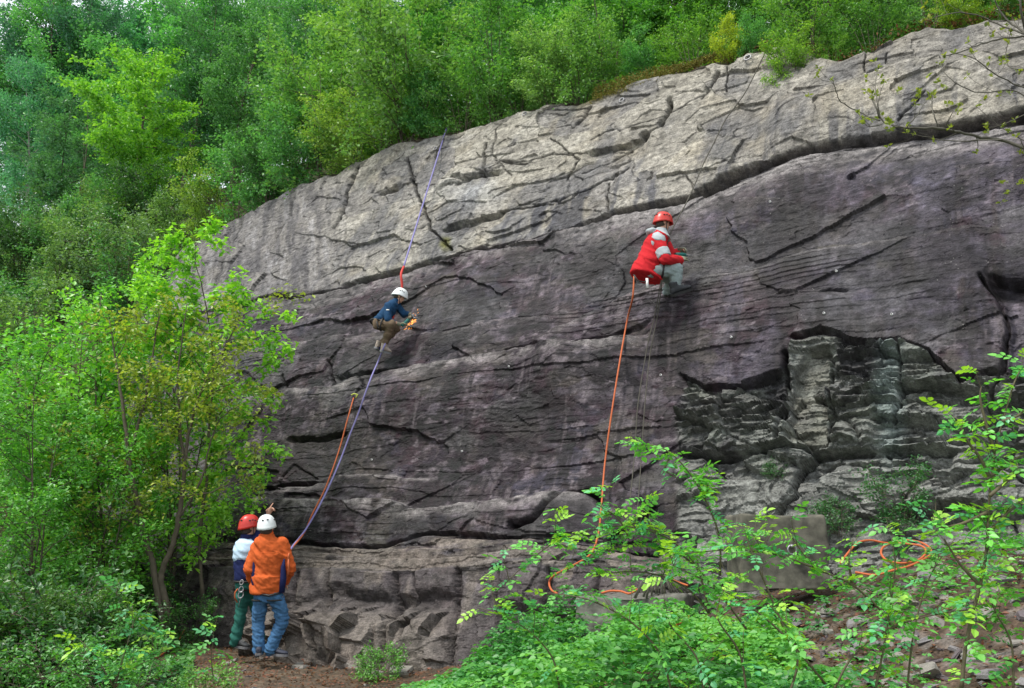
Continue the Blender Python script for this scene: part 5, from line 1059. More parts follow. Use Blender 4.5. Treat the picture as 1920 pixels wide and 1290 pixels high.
M_SHOE = simple('dark_shoe', (0.03, 0.035, 0.055), 0.7, 0.2, 40, 0.3); M_SOLE = simple('grey_sole', (0.16, 0.16, 0.17), 0.8, 0.1, 40, 0.3); M_SHOEB = simple('tan_shoe', (0.36, 0.30, 0.25), 0.8, 0.2, 40, 0.3); M_SHOEG = simple('grey_boot', (0.035, 0.038, 0.042), 0.7, 0.2, 40, 0.3); M_GLOVE = simple('work_glove', (0.20, 0.20, 0.14), 0.85, 0.2, 40, 0.4)
M_RED = simple('red_webbing', (0.55, 0.05, 0.04), 0.7, 0.1, 60, 0.2); M_TOOLG = simple('green_tool_body', (0.01, 0.11, 0.09), 0.45, 0.1, 20, 0.1)
def part(e, mb_fn, name, mat, voxel=0.014, smooth=3, wr=0.0, ws=9.0, seed=1, stretch=(1, 1, 1), parent=None, deci=None):
    mb = MB(); mb_fn(mb); o = ORG(e); mb.v = [v - o for v in mb.v]; return link(name, remeshed(mb, name, voxel, smooth, wr, ws, seed, deci, stretch), mat, parent or e)
def person(loc, label): return empty('person', loc, label, 'person')
UP = V3(0, 0, 1)

# --- person in the orange jacket, seen from behind
Y1 = 10.8; ft = at(500, 1230, Y1); e = person(ft, 'person in orange jacket, blue jeans and white helmet, standing back to us on the path')
A = lambda px, py, dy=0.0: at(px, py, Y1 + dy)
hd = A(500, 989, 0); rt = V3(.97, .22, 0); fwd = V3(-.2, .97, .25); neck = A(500, 1008, .0)
shL, shR = A(482, 1021, .02), A(531, 1020, 0.03); elL, elR = A(468, 1068, -.04), A(543, 1066, .03); wrL, wrR = A(478, 1096, .22), A(531, 1094, .22)
hpL, hpR = A(491, 1112, 0), A(517, 1112, 0); knL, knR = A(484, 1166, .05), A(531, 1163, .06); anL, anR = A(485, 1214, 0), A(507, 1213, .0)
def body1(mb):
    head_mesh(mb, hd, UP * 1 + fwd * .0, fwd + UP * .25); cap(mb, hd - UP * .08, neck - UP * .04, .052, .058); torso(mb, A(504, 1100), A(506, 1045), neck - UP * .02, rt, .13, .16, .09, .10)
    for a, b, c in ((shL, elL, wrL), (shR, elR, wrR)): chain(mb, [a, b, c], [.048, .040, .028]); hand(mb, c, unit(c - b), V3(0, 0, -1), .8)
    for a, b, c in ((hpL, knL, anL), (hpR, knR, anR)): chain(mb, [a, b, c], [.075, .052, .038])
part(e, body1, 'body', M_SKIN, .0095, 1, deci=0.6); eyes(e, hd, UP, fwd + UP * .25)
part(e, lambda mb: (mb.ball(hd - UP * .035 - unit(fwd) * .035, (.074, .07, .062), 14, 10)), 'hair', M_HAIR, .01, 1)
def jac1(mb):
    torso(mb, A(501, 1104, 0), A(506, 1040, 0), neck + UP * .02, rt, .198, .200, .135, .145); mb.loft([(A(500, 1113, 0), rt * .205, V3(-.03, .14, 0)), (A(503, 1080, 0), rt * .205, V3(-.03, .15, 0))], 18)
    chain(mb, [shL + rt * .02, elL, wrL], [.085, .076, .058]); chain(mb, [shR - rt * .02, elR, wrR], [.088, .078, .058]); cap(mb, neck - UP * .01, neck + UP * .035, .075, .078)
jk = part(e, jac1, 'jacket', M_OJ, .011, 1, .017, 8.5, 3)
# navy side panels, collar seam, yoke seam
mb = MB(); o_ = ORG(e)
for sgn, px_, in ((1, 529), (-1, 474)):
    pts = [A(px_ - (3 if sgn > 0 else -2), 1112, -.105), A(px_, 1085, -.12), A(px_ + 0, 1062, -.115), A(px_ + 2 * sgn, 1048, -.09)]
    for i in range(3): pass
    mb = MB(); mb.loft([(p - o_ + V3(0, .052, 0), rt * w, V3(.01, -.045, 0)) for p, w in zip(pts, (.036, .038, .028, .008))], 10); mb.build('side_panel', M_NAVY, jk)
part(e, lambda mb: mb.loft([(neck - UP * .02, rt * .085, V3(0, .08, 0)), (neck + UP * .035, rt * .095, V3(0, .088, 0)), (neck + UP * .045, rt * .080, V3(0, .074, 0))], 16), 'collar', M_OJ, .01, 1, .006, 12, 4, parent=jk)
mb = MB(); mb.tube([A(486, 1036, -.158) - o_, A(503, 1037, -.172) - o_, A(524, 1036, -.158) - o_], .004, 5); mb.build('back_seam', M_OJ, jk)
def jean1(mb):
    mb.loft([(A(503, 1128, 0), rt * .155, V3(-.02, .105, 0)), (A(503, 1104, 0), rt * .16, V3(-.02, .11, 0)), (A(503, 1090, 0), rt * .15, V3(-.02, .10, 0))], 16)
    chain(mb, [hpL - UP * .04, (hpL + knL) / 2, knL, (knL + anL) / 2, anL - UP * .03], [.098, .088, .074, .070, .070]); chain(mb, [hpR - UP * .04, (hpR + knR) / 2, knR, (knR + anR) / 2, anR - UP * .03], [.098, .092, .077, .073, .072])
part(e, jean1, 'jeans', M_DENIM, .011, 1, .017, 13.0, 5, (1, 1, 1.4))
mb = MB(); mb.tube([A(490, 1114, -.13) - o_, A(504, 1117, -.14) - o_, A(523, 1112, -.12) - o_], .014, 6); mb.tube(torus_pts(hpR - UP * .08 - o_, rt, V3(0, 1, 0), .108), .011, 6); mb.tube(torus_pts(hpL - UP * .08 - o_, rt, V3(0, 1, 0), .106), .011, 6); mb.build('harness', M_BLACK, e)
shoe(e, A(484, 1229, -.09), A(487, 1224, .19), UP, M_SHOE, M_SOLE, high=.02); shoe(e, A(500, 1228, .05), A(539, 1231, -.04), UP, M_SHOE, M_SOLE, high=.01)
helmet(e, hd, UP + V3(-.12, -.02, 0), fwd, M_HWHITE)
P1_hand = wrR

# --- pointing person, red helmet, white and navy jacket, green trousers
Y2 = 11.2; A = lambda px, py, dy=0.0: at(px, py, Y2 + dy); e = person(A(455, 1214), 'person in red helmet, navy and white jacket and green trousers pointing upwards')
hd = A(467, 988); rt = V3(.8, -.6, 0); fwd = V3(.72, .65, .22); neck = A(463, 1006); o_ = ORG(e)
shN, shF = A(452, 1024, .06), A(478, 1012, .05); elN, wrN = A(448, 1062, -.02), A(466, 1082, .14); elF, wrF = A(489, 992, .12), A(501, 967, .22)
hpL, hpR = A(456, 1092, 0), A(468, 1092, .08); knL, knR = A(453, 1146, .02), A(482, 1150, .15); anL, anR = A(441, 1198, 0), A(488, 1203, .22)
def body2(mb):
    head_mesh(mb, hd, UP, fwd); cap(mb, hd - UP * .08, neck - UP * .05, .052, .058); torso(mb, A(461, 1082), A(461, 1035), neck - UP * .02, rt, .12, .14, .09, .10)
    chain(mb, [shN, elN, wrN], [.046, .038, .026]); hand(mb, wrN, unit(wrN - elN), V3(0, 0, -1), .7); chain(mb, [shF, elF, wrF], [.046, .038, .026]); hand(mb, wrF, A(515, 944, .25) - wrF, V3(.6, -.5, -.5), 1.15, True, 1.05)
    chain(mb, [hpL, knL, anL], [.075, .052, .038]); chain(mb, [hpR, knR, anR], [.075, .052, .038])
part(e, body2, 'body', M_SKIN, .0095, 1, deci=0.6); eyes(e, hd, UP, fwd); part(e, lambda mb: mb.ball(hd - UP * .03 - unit(fwd) * .03, (.074, .078, .062), 14, 10), 'hair', M_HAIR, .01, 1)
def jac2(mb):
    torso(mb, A(461, 1085, 0), A(461, 1035, 0), neck - UP * .02, rt, .155, .178, .135, .14); chain(mb, [shN, elN, wrN], [.080, .070, .050]); chain(mb, [shF, elF, wrF - unit(wrF - elF) * .03], [.075, .066, .050]); mb.loft([(A(460, 1088), rt * .158, V3(.07, .12, 0)), (A(461, 1062), rt * .16, V3(.07, .12, 0))], 16)
jk = part(e, jac2, 'jacket', M_NAVY, .013, 2, .012, 8, 7)
def yoke(mb):
    torso(mb, A(459, 1047, -.012), A(461, 1033, -.015), neck - UP * .03, rt, .178, .186, .140, .150); chain(mb, [shN + V3(-.005, -.012, 0), shN * .4 + elN * .6 + V3(-.005, -.012, 0)], [.084, .078])
yk = part(e, yoke, 'yoke', M_PALEB, .012, 2, .008, 9, 8, parent=jk)
part(e, lambda mb: mb.loft([(neck - UP * .03, rt * .078, V3(.05, .06, 0)), (neck + UP * .028, rt * .08, V3(.05, .06, 0))], 14), 'collar', M_NAVY, .01, 1, parent=jk)
def tr2(mb):
    mb.loft([(A(461, 1105, 0.02), rt * .14, V3(.07, .10, 0)), (A(461, 1080, 0.02), rt * .145, V3(.07, .10, 0))], 14); chain(mb, [hpL - UP * .03, (hpL + knL) / 2, knL, (knL + anL) / 2, anL - UP * .03], [.098, .090, .076, .072, .072]); chain(mb, [hpR - UP * .03, (hpR + knR) / 2, knR, (knR + anR) / 2, anR - UP * .03], [.092, .084, .070, .068, .068])
part(e, tr2, 'trousers', M_GREEN, .012, 2, .015, 8, 9, (1, 1, 1.3)); shoe(e, A(443, 1214, .02), A(466, 1217, -.08), UP, M_SHOEG, M_SOLE, high=.01); shoe(e, A(486, 1216, .2), A(505, 1214, .3), UP, M_SHOEG, M_SOLE, high=.01)
mb = MB(); mb.tube(torus_pts(A(461, 1090) - o_, rt * 1.25, V3(.06, .1, 0) * 10.5, .12), .014, 6); mb.tube(torus_pts(hpL - UP * .09 - o_, rt, V3(0, 1, 0), .105), .011, 6); mb.build('harness', M_BLACK, e)
mb = MB(); g = A(453, 1092, -.16) - o_; mb.tube(torus_pts(g, V3(.7, 0, .1) , V3(0, .3, 1), .030), .006, 6); mb.tube(torus_pts(g - UP * .085, V3(.8, 0, 0), V3(0, .3, 1), .034), .007, 6); mb.tube(torus_pts(g - UP * .15, V3(.8, 0, .1), V3(0, .2, 1), .040), .008, 6); mb.tube([g - UP * .18, g + V3(-.02, 0, -.3)], .004, 5); mb.build('carabiner', M_STEEL, e)
mb = MB(); mb.tube([A(446, 1104, -.15) - o_, A(441, 1110, -.17) - o_, A(440, 1120, -.17) - o_, A(445, 1130, -.15) - o_], .010, 6); mb.build('sling', M_ORANGE, e)
helmet(e, hd, UP + V3(-.05, -.05, 0), fwd, M_HRED)
print('people on ground', time.time() - T_START)

# --- worker in blue kneeling in the rope on the rock
foot = hit(722, 660, .02); Y3 = foot[1] - 0.42; A = lambda px, py, dy=0.0: at(px, py, Y3 + dy)
e = person(A(714, 610), 'roped worker in white helmet and dark blue top crouching against purple rock with a grinder'); o_ = ORG(e)
print('blue climber Y', Y3, 'px/m', F / Y3)
k3 = 125 / (F / Y3) / 1.30
hd = A(749, 556, .05); fwd = V3(.80, .22, -.55); hup = V3(.38, .05, .92); rt = V3(.25, -.96, .1); neck = A(741, 567, .02)
shN, shF = A(728, 574, -.12), A(745, 574, .16); elN, wrN = A(727, 599, -.18), A(748, 608, -.05); elF, wrF = A(757, 590, .16), A(766, 588, .10)
hpN, hpF = A(711, 609, -.08), A(714, 609, .12); knN, knF = A(734, 608, -.16), A(743, 617, .14); anN, anF = A(721, 643, -.02), A(714, 646, .20)
def body3(mb):
    head_mesh(mb, hd, hup, fwd, .95); cap(mb, hd - hup * .07, neck - UP * .03, .05, .055); torso(mb, A(713, 605), A(732, 580), neck, rt, .12, .14, .09, .10)
    for a, b, c in ((shN, elN, wrN), (shF, elF, wrF)): chain(mb, [a, b, c], [.044, .036, .026])
    hand(mb, wrN, A(760, 604, 0) - wrN, V3(0, .2, -1), 1.0); hand(mb, wrF, A(771, 597, .05) - wrF, V3(-.3, -.6, -.6), .9)
    for a, b, c in ((hpN, knN, anN), (hpF, knF, anF)): chain(mb, [a, b, c], [.075, .052, .040])
part(e, body3, 'body', M_SKIN, .0095, 1, deci=.6); eyes(e, hd, hup, fwd, .95); part(e, lambda mb: mb.ball(hd - unit(fwd) * .035 - unit(hup) * .02, (.07, .07, .06), 12, 8), 'hair', M_HAIR, .01, 1)
def jac3(mb):
    torso(mb, A(711, 603), A(731, 581), neck, rt, .155, .175, .12, .12); chain(mb, [shN, elN, wrN - unit(wrN - elN) * .12], [.076, .062, .048]); chain(mb, [shF, elF, wrF - unit(wrF - elF) * .02], [.074, .06, .046]); cap(mb, neck - UP * .02, neck + UP * .02, .07, .066)
jk = part(e, jac3, 'jersey', M_BLUEJ, .012, 2, .012, 9, 11); mb = MB(); mb.box(A(727, 581, -.205) - o_, (.055, .012, .018)); mb.build('sleeve_badge', M_WHITE, jk)
def tr3(mb):
    mb.ball(A(711, 606, .02), (.12, .16, .105), 14, 10); chain(mb, [hpN, (hpN + knN) / 2, knN, (knN + anN) / 2, anN], [.098, .092, .084, .072, .062]); chain(mb, [hpF, (hpF + knF) / 2, knF, (knF + anF) / 2, anF], [.09, .085, .076, .066, .058])
part(e, tr3, 'trousers', M_BROWN, .012, 2, .014, 9, 13, (1, 1, 1.3))
part(e, lambda mb: cap(mb, anN + UP * .03, anN - UP * .07, .050, .048), 'sock', M_NAVY, .01, 1); part(e, lambda mb: cap(mb, anF + UP * .03, anF - UP * .07, .050, .048), 'sock', M_NAVY, .01, 1)
part(e, lambda mb: (cap(mb, wrN + unit(wrN - elN) * .015, wrN - unit(wrN - elN) * .03, .034, .036), hand(mb, wrN, A(760, 604, 0) - wrN, V3(0, .2, -1), 1.0, s=1.2)), 'glove', M_GLOVE, .007, 1); part(e, lambda mb: hand(mb, wrF, A(771, 597, .05) - wrF, V3(-.3, -.6, -.6), .9, s=1.2), 'glove', M_GLOVE, .007, 1)
shoe(e, A(713, 659, -.04), A(732, 664, .08), V3(.15, -.3, .9), M_SHOEB, M_SOLE, 1.25, high=.03); shoe(e, A(703, 653, .14), A(717, 661, .30), V3(.1, -.3, .9), M_SHOEB, M_SOLE, 1.25, high=.03)
mb = MB(); mb.tube(torus_pts(A(708, 606) - o_, unit(rt) * 1.15, V3(.3, .1, -.1) * 2.6, .155), .016, 6); mb.tube(torus_pts((hpN + knN) / 2 - V3(.06, 0, 0) - o_, V3(0, 1, 0), V3(.2, 0, 1), .110), .013, 6); mb.tube([A(706, 602, -.2) - o_, A(709, 614, -.2) - o_, A(708, 618, -.18) - o_], .012, 5); mb.build('harness', M_BLACK, e)
mb = MB(); mb.ball(A(704, 607, -.17) - o_, (.05, .04, .10), 10, 8); mb.build('pouch', M_BROWN, e)
helmet(e, hd, hup, fwd, M_HWHITE, 1.02)
# angle grinder in his hands
gp0, gp1 = A(760, 605, -.02), A(772, 594, .08); ax = unit(gp1 - gp0); ge = empty('angle_grinder', gp0, 'green angle grinder held to the rock by the worker in blue', 'angle grinder')
mb = MB(); mb.tube(np.array([gp0 - ax * .10, gp0 - ax * .02, gp0 + ax * .10, gp0 + ax * .14]) - gp0, [.026, .030, .033, .030], 12); mb.build('body', M_TOOLG, ge)
hn_ = unit(V3(.3, .9, -.1)); mb = MB(); mb.tube(np.array([gp1 - ax * .0, gp1 + ax * .06]) - gp0, [.034, .03], 12); mb.tube(np.array([gp1 + ax * .035, gp1 + ax * .035 + hn_ * .05]) - gp0, .028, 12); mb.build('gear_head', M_STEEL, ge)
mb = MB(); dc = gp1 + ax * .035 + hn_ * .052 - gp0; mb.tube(np.array([dc, dc + hn_ * .004]), .062, 20); mb.build('cutting_disc', M_SOLE, ge)
mb = MB(); sd_ = unit(np.cross(ax, hn_)); a = np.linspace(-1.8, 1.8, 9); P_ = [dc - hn_ * .006 + .068 * (math.cos(t) * -ax + math.sin(t) * sd_) for t in a]; mb.tube(np.array(P_), .008, 5); mb.tube([gp1 - gp0, gp1 - gp0 - sd_ * .10], .014, 8); mb.build('guard', M_STEEL, ge)
m, nt, out = new_mat('spark'); em = N(nt, 'ShaderNodeEmission', Color=(1.0, 0.33, 0.05, 1), Strength=2.2); nt.links.new(em.outputs[0], out.inputs[0])
R = np.random.default_rng(5); mb = MB(); s0 = gp0 + dc + ax * .05
for i in range(60):
    v = V3(-.30, .02, -.62) + R.normal(size=3) * V3(.10, .05, .10); q0 = R.uniform(0, .85); ln = R.uniform(.03, .12); f = lambda q: s0 + V3(.06, 0, 0) * math.sin(min(q * 2.5, 3.1)) + v * q * .42 + V3(-.28, 0, 0) * q * q * .5 - hn_ * .03
    mb.tube(np.array([f(q0), f(q0 + ln)]) - s0, [.0022, .0012], 3)
for i in range(8): d = R.normal(size=3) * V3(1, .3, 1); d = unit(d); q = R.uniform(.02, .14); mb.tube(np.array([d * q, d * (q + .03)]), [.002, .001], 3)
sp = mb.build('sparks', m); sp.location = s0; tag(sp, 'stream of orange sparks flying down from the grinder', None, None, 'stuff')
P3 = dict(head=hd, hip=A(712, 606, -.1), up=hup, foot=A(719, 655, -.05))

# --- worker in red sitting on the rope higher up
foot = hit(1275, 545, .02); Y4 = foot[1] - 0.30; A = lambda px, py, dy=0.0: at(px, py, Y4 + dy); print('red climber Y', Y4, F / Y4)
e = person(A(1215, 515), 'roped worker in red helmet and red jacket with grey bands sitting high on the rock'); o_ = ORG(e)
hd = A(1243, 418, .02); fwd = V3(.93, .28, -.22); hup = V3(.14, .0, 1); rt = V3(.30, -.95, 0); neck = A(1237, 436)
shN, shF = A(1233, 451, -.16), A(1243, 452, .18); elN, wrN = A(1248, 486, -.24), A(1274, 488, -.06); elF, wrF = A(1258, 480, .22), A(1268, 474, .22)
hpN, hpF = A(1224, 507, -.09), A(1224, 508, .14); knN, knF = A(1268, 505, -.06), A(1262, 522, .22); anN, anF = A(1266, 537, .02), A(1250, 545, .34)
def body4(mb):
    head_mesh(mb, hd, hup, fwd); cap(mb, hd - hup * .08, neck - UP * .04, .052, .058); torso(mb, A(1214, 508), A(1229, 462), neck, rt, .13, .155, .10, .11)
    for a, b, c in ((shN, elN, wrN), (shF, elF, wrF)): chain(mb, [a, b, c], [.046, .038, .028])
    hand(mb, wrN, A(1284, 480, 0) - wrN, V3(-.2, .3, -.8), .9); hand(mb, wrF, A(1276, 470, .2) - wrF, V3(0, -.3, -.9), .9)
    for a, b, c in ((hpN, knN, anN), (hpF, knF, anF)): chain(mb, [a, b, c], [.08, .055, .042])
part(e, body4, 'body', M_SKIN, .0095, 1, deci=.6); eyes(e, hd, hup, fwd); part(e, lambda mb: mb.ball(hd - unit(fwd) * .03 - UP * .02, (.078, .076, .065), 12, 8), 'hair', M_HAIR, .01, 1)
def jac4(mb):
    torso(mb, A(1213, 512), A(1227, 462), neck, rt, .20, .205, .17, .165); mb.loft([(A(1211, 521), rt * .215, V3(.215, .06, -.085)), (A(1214, 505), rt * .215, V3(.20, .06, -.06)), (A(1220, 485), rt * .20, V3(.175, .05, -.03)), (A(1227, 462), rt * .18, V3(.15, .05, -.02))], 18)
    chain(mb, [shN, elN, wrN], [.092, .086, .062]); chain(mb, [shF, elF, wrF], [.090, .082, .060])
jk = part(e, jac4, 'jacket', M_REDJ, .013, 2, .016, 7, 15)
part(e, lambda mb: (mb.loft([(neck - UP * .085, rt * .185, V3(.145, .04, -.05)), (neck - UP * .02, rt * .12, V3(.11, .03, -.03)), (neck + UP * .05, rt * .088, V3(.09, .03, 0))], 16), mb.ball(neck - V3(.12, .03, -.005), (.085, .11, .055), 12, 8), cap(mb, shN * .7 + neck * .3, shN + (elN - shN) * .05, .100, .106)), 'hood', M_GREYJ, .012, 2, .012, 10, 17, parent=jk)
cap_ = unit(elN - shN); part(e, lambda mb: mb.tube([shN + cap_ * .16, shN + cap_ * .22, shN + cap_ * .29], [.098, .0985, .097], 16), 'sleeve_band', M_GREYJ, .012, 1, .006, 12, 18, parent=jk)
mb = MB(); mb.tube([A(1192, 482, -.12) - o_ + V3(.12, 0, 0), A(1206, 483, -.215) - o_, A(1222, 486, -.235) - o_, A(1236, 492, -.2) - o_], .004, 5); mb.build('back_seam', M_REDJ, jk)
def tr4(mb):
    mb.ball(A(1222, 508, .02), (.11, .15, .10), 14, 10); chain(mb, [hpN, (hpN + knN) / 2, knN, (knN + anN) / 2, anN], [.100, .108, .100, .090, .080]); chain(mb, [hpF, (hpF + knF) / 2, knF, (knF + anF) / 2, anF], [.108, .10, .086, .076, .07])
part(e, tr4, 'trousers', M_GREYT, .012, 2, .015, 9, 19, (1, 1, 1.3))
part(e, lambda mb: hand(mb, wrN, A(1284, 480, 0) - wrN, V3(-.2, .3, -.8), .9, s=1.2), 'glove', M_GLOVE, .007, 1); part(e, lambda mb: hand(mb, wrF, A(1276, 470, .2) - wrF, V3(0, -.3, -.9), .9, s=1.2), 'glove', M_GLOVE, .007, 1)
shoe(e, A(1260, 556, -.02), A(1297, 543, .06), V3(.35, -.15, .95), M_SHOEG, M_BLACK, 1.35, high=.05); shoe(e, A(1246, 556, .36), A(1270, 552, .42), V3(.2, -.2, .95), M_SHOEG, M_BLACK, high=.05)
mb = MB(); mb.tube(torus_pts((hpN * .6 + knN * .4) - o_, V3(0, 1, 0), V3(.1, 0, 1), .118), .014, 6); mb.build('leg_loop', M_BLACK, e); mb = MB(); mb.tube([A(1188, 515, -.15) - o_, A(1196, 526, -.17) - o_, A(1208, 529, -.17) - o_, A(1216, 524, -.15) - o_], .009, 6); mb.tube([A(1190, 516, -.1) - o_, A(1191, 530, -.12) - o_], .014, 6); mb.build('harness', M_BLACK, e)
mb = MB(); mb.tube([A(1213, 522, -.16) - o_, A(1214, 540, -.16) - o_], .020, 8); mb.build('hammer_handle', M_WHITE, e)
helmet(e, hd, hup, fwd, M_HRED, 1.04)
gp0 = A(1276, 478, .06); ge = empty('hand_drill', gp0, 'dark green hand drill held to the rock by the worker in red', 'drill'); ax = unit(V3(.8, .5, .15))
mb = MB(); mb.tube([-ax * .10, -ax * .04, ax * .06, ax * .10], [.030, .036, .034, .022], 12); mb.tube([-ax * .02, -ax * .05 - UP * .13], [.022, .02], 8); mb.build('body', M_TOOLG, ge); mb = MB(); mb.tube([ax * .10, ax * .14], [.02, .014], 10); mb.tube([ax * .14, ax * .24], .005, 6); mb.build('chuck', M_STEEL, ge)
P4A = A
print('people', time.time() - T_START)

# --- ropes
YP = Y3
anc = hit(838, 238, .04); kn = at(757, 500, Y3 + .45); hh = at(753, 545, Y3 + .20); hip3 = at(735, 600, Y3 + .12)
rope('purple_rope', list(lerp_pts(anc, kn, 7, 0.0)), .0165, M_PURPLE, 'purple rope running from the crest down to the worker in blue')
rope('red_sling', [kn, at(752, 515, Y3 + .2), hh, hip3], .022, M_RED, 'red sling joining the purple rope to the white helmeted worker', 'sling')
lo = [hip3, at(726, 635, Y3 + .05), at(720, 650, Y3 - .10), hit(708, 680, .25), hit(697, 705, .28), hit(684, 740, .28), hit(672, 775, .28), hit(656, 815, .28), hit(640, 858, .28), hit(620, 905, .30), hit(598, 950, .35), hit(575, 990, .45), hit(560, 1010, .55), at(545, 1030, Y1 + .25), at(533, 1055, Y1 + .2), at(531, 1088, Y1 + .24)]
rope('purple_rope', lo, .015, M_PURPLE, 'purple rope hanging from the worker in blue down to the orange jacket')
ob = [hit(663, 746, .03), hit(652, 785, .14), hit(634, 850, .18), hit(610, 915, .22), hit(585, 965, .28), hit(570, 1000, .4), at(545, 1031, Y1 + .22), at(541, 1050, Y1 - .05), at(541, 1070, Y1 - .07), at(535, 1088, Y1 + .02), at(531, 1094, Y1 + .22)]
rope('orange_rope', ob, .0125, M_ORANGE, 'orange rope from the yellow sling on the ledge down to the orange jacket')
mb = MB(); c = hit(664, 742, .03); mb.tube([np.array([-.05, 0, .01]), np.array([0, 0, .035]), np.array([.06, 0, .02]), np.array([.03, -.01, -.04])], .014, 6); o = mb.build('yellow_sling', simple('yellow_web', (0.45, 0.5, 0.08), .7)); o.location = c; tag(o, 'short yellow sling on a bolt at the top of the left orange rope', 'sling')
A = P4A; sB = A(1189, 518, -.1)
ro = [sB, at(1186, 560, Y4 - .1), hit(1176, 600, .22), hit(1160, 690, .2), hit(1146, 780, .2), hit(1134, 870, .2), hit(1128, 945, .2), hit(1122, 1000, .2), hit(1108, 1038, .10), hit(1075, 1060, .08), hit(1040, 1078, .08), hit(1030, 1092, .08), hit(1034, 1106, .08), hit(1045, 1113, .08)]
rope('orange_rope', ro, .0125, M_ORANGE, 'orange rope hanging from the worker in red and curling at the foot of the wall')
rope('dark_rope', [A(1240, 525, -.12), hit(1228, 590, .14), hit(1218, 630, .14), hit(1210, 670, .14), hit(1196, 760, .12), hit(1190, 850, .12), hit(1180, 950, .12), hit(1172, 1020, .1)], .007, M_DROPE, 'dark thin rope under the worker in red, left strand of the pair')
rope('dark_rope', [A(1242, 525, -.12), hit(1233, 590, .14), hit(1225, 630, .14), hit(1218, 670, .14), hit(1209, 760, .12), hit(1203, 850, .12), hit(1196, 950, .12), hit(1190, 1020, .1)], .007, M_DROPE, 'dark thin rope under the worker in red, right strand of the pair')
rope('brown_rope', [hit(1438, 92, .06), hit(1402, 165, .14), hit(1380, 198, .16), hit(1360, 225, .16), hit(1340, 265, .16), hit(1320, 305, .2), hit(1303, 345, .3), hit(1287, 380, .3), at(1256, 440, Y4 + .1), at(1246, 490, Y4 - .1)], .0095, M_DROPE, 'thin brown rope from the crest down to the worker in red')
rope('grey_cord', [hit(842, 236, .03), hit(832, 258, .03), hit(822, 274, .03), hit(816, 284, .03), hit(818, 290, .03)], .007, M_GROPE, 'short grey cord looped at the ring beside the purple rope', 'cord')
rope('grey_cord', [hit(772, 260, .02), hit(755, 290, .02), hit(742, 300, .02), hit(733, 308, .02)], .009, M_GROPE, 'pale root like cord lying on the rock left of the purple rope', 'cord')
gq = lambda px, py, Y, dz=.02: np.array([at(px, py, Y)[0], Y, max(float(ground_z(at(px, py, Y)[0], Y)) + dz, at(px, py, Y)[2])])
Yr = 8.0
co = [at(x_, y_, Yr + d_) for x_, y_, d_ in ((1576, 1056, -.15), (1590, 1037, 0), (1608, 1018, .12), (1632, 1013, .2), (1660, 1018, .2), (1695, 1019, .22), (1728, 1024, .1), (1736, 1036, 0), (1722, 1050, -.15), (1692, 1056, -.22), (1664, 1051, -.18), (1652, 1037, -.02), (1660, 1023, .15),
  (1690, 1013, .26), (1722, 1016, .2), (1742, 1026, .08), (1745, 1039, -.04), (1726, 1052, -.18), (1700, 1063, -.3), (1672, 1070, -.35), (1640, 1078, -.35), (1604, 1073, -.25))]
rope('orange_rope', co, .0105, M_ORANGE, 'orange rope lying in a loop on the rubble right of the concrete block')
rope('orange_rope', [at(1128, 1112, 8.9), at(1145, 1108, 8.85), at(1165, 1109, 8.8), at(1180, 1113, 8.7), at(1196, 1105, 8.75)], .011, M_ORANGE, 'short run of orange rope lying along the concrete ledge')
rope('orange_rope', [at(1258, 1178, 7.6), at(1272, 1170, 7.6), at(1292, 1156, 7.7)], .011, M_ORANGE, 'end of orange rope on the leaf litter below the concrete ledge')
rope('orange_rope', [at(1262, 1088, 8.6), at(1275, 1093, 8.6), at(1290, 1098, 8.55)], .010, M_ORANGE, 'bit of orange rope showing past the right end of the concrete ledge')
def gq(px, py, Y=0, dz=.02):
    q = ray(px, py); Yg = 1.55 / -q[2] * q[1]
    for _ in range(6): P = q * (Yg / q[1]); Yg = -float(ground_z(P[0], P[1])) / -q[2] * q[1]
    P = q * (Yg / q[1]); return P + np.array([0, 0, dz])
R = np.random.default_rng(77); pts = [gq(250, 1256, 9.2), gq(300, 1232, 9.6), gq(335, 1212, 10.1, .1), gq(352, 1185, 10.6, .2), gq(358, 1172, 10.8, .25), gq(330, 1176, 11.0)]
for i in range(22): pts.append(gq(330 + 75 * math.sin(i * 1.9) * R.uniform(.5, 1), 1180 + 6 * math.cos(i * 2.7), 11.2, .03 + .05 * R.random()))
pts += [gq(400, 1172, 11.1), gq(430, 1168, 11.1)]
rope('orange_rope', pts, .010, M_ORANGE, 'tangled orange rope lying at the foot of the forked tree', sub=4)
# bolts with chalk marks drilled in the wall
for i, (px, py, lab) in enumerate([(1568, 508, 'upper middle of the right wall'), (1545, 587, 'just above the slate hollow, left'), (1672, 589, 'just above the slate hollow, right'), (1239, 703, 'right of the dark ropes'), (697, 862, 'right of the lower purple rope'), (1371, 632, 'above the left overhang'), (954, 687, 'at the middle ledge'), (799, 537, 'right of the red sling'), (866, 846, 'in the middle of the lower purple wall'), (1444, 378, 'below the pale ledge at upper right')]):
    p = hit(px, py, .006); e = empty('bolt_hanger', p, 'small pale bolt plate in the rock ' + lab, 'bolt', 'bolt plates in the rock'); mb = MB(); u = np.cross(EN, UP); u /= np.linalg.norm(u); w = np.cross(u, EN); mb.tube(np.array([EN * -.01, EN * .006]), .015, 10); mb.build('plate', M_WHITE, e); mb = MB(); mb.tube([EN * 0.006, EN * .025], .008, 6); mb.build('bolt', M_STEEL, e)
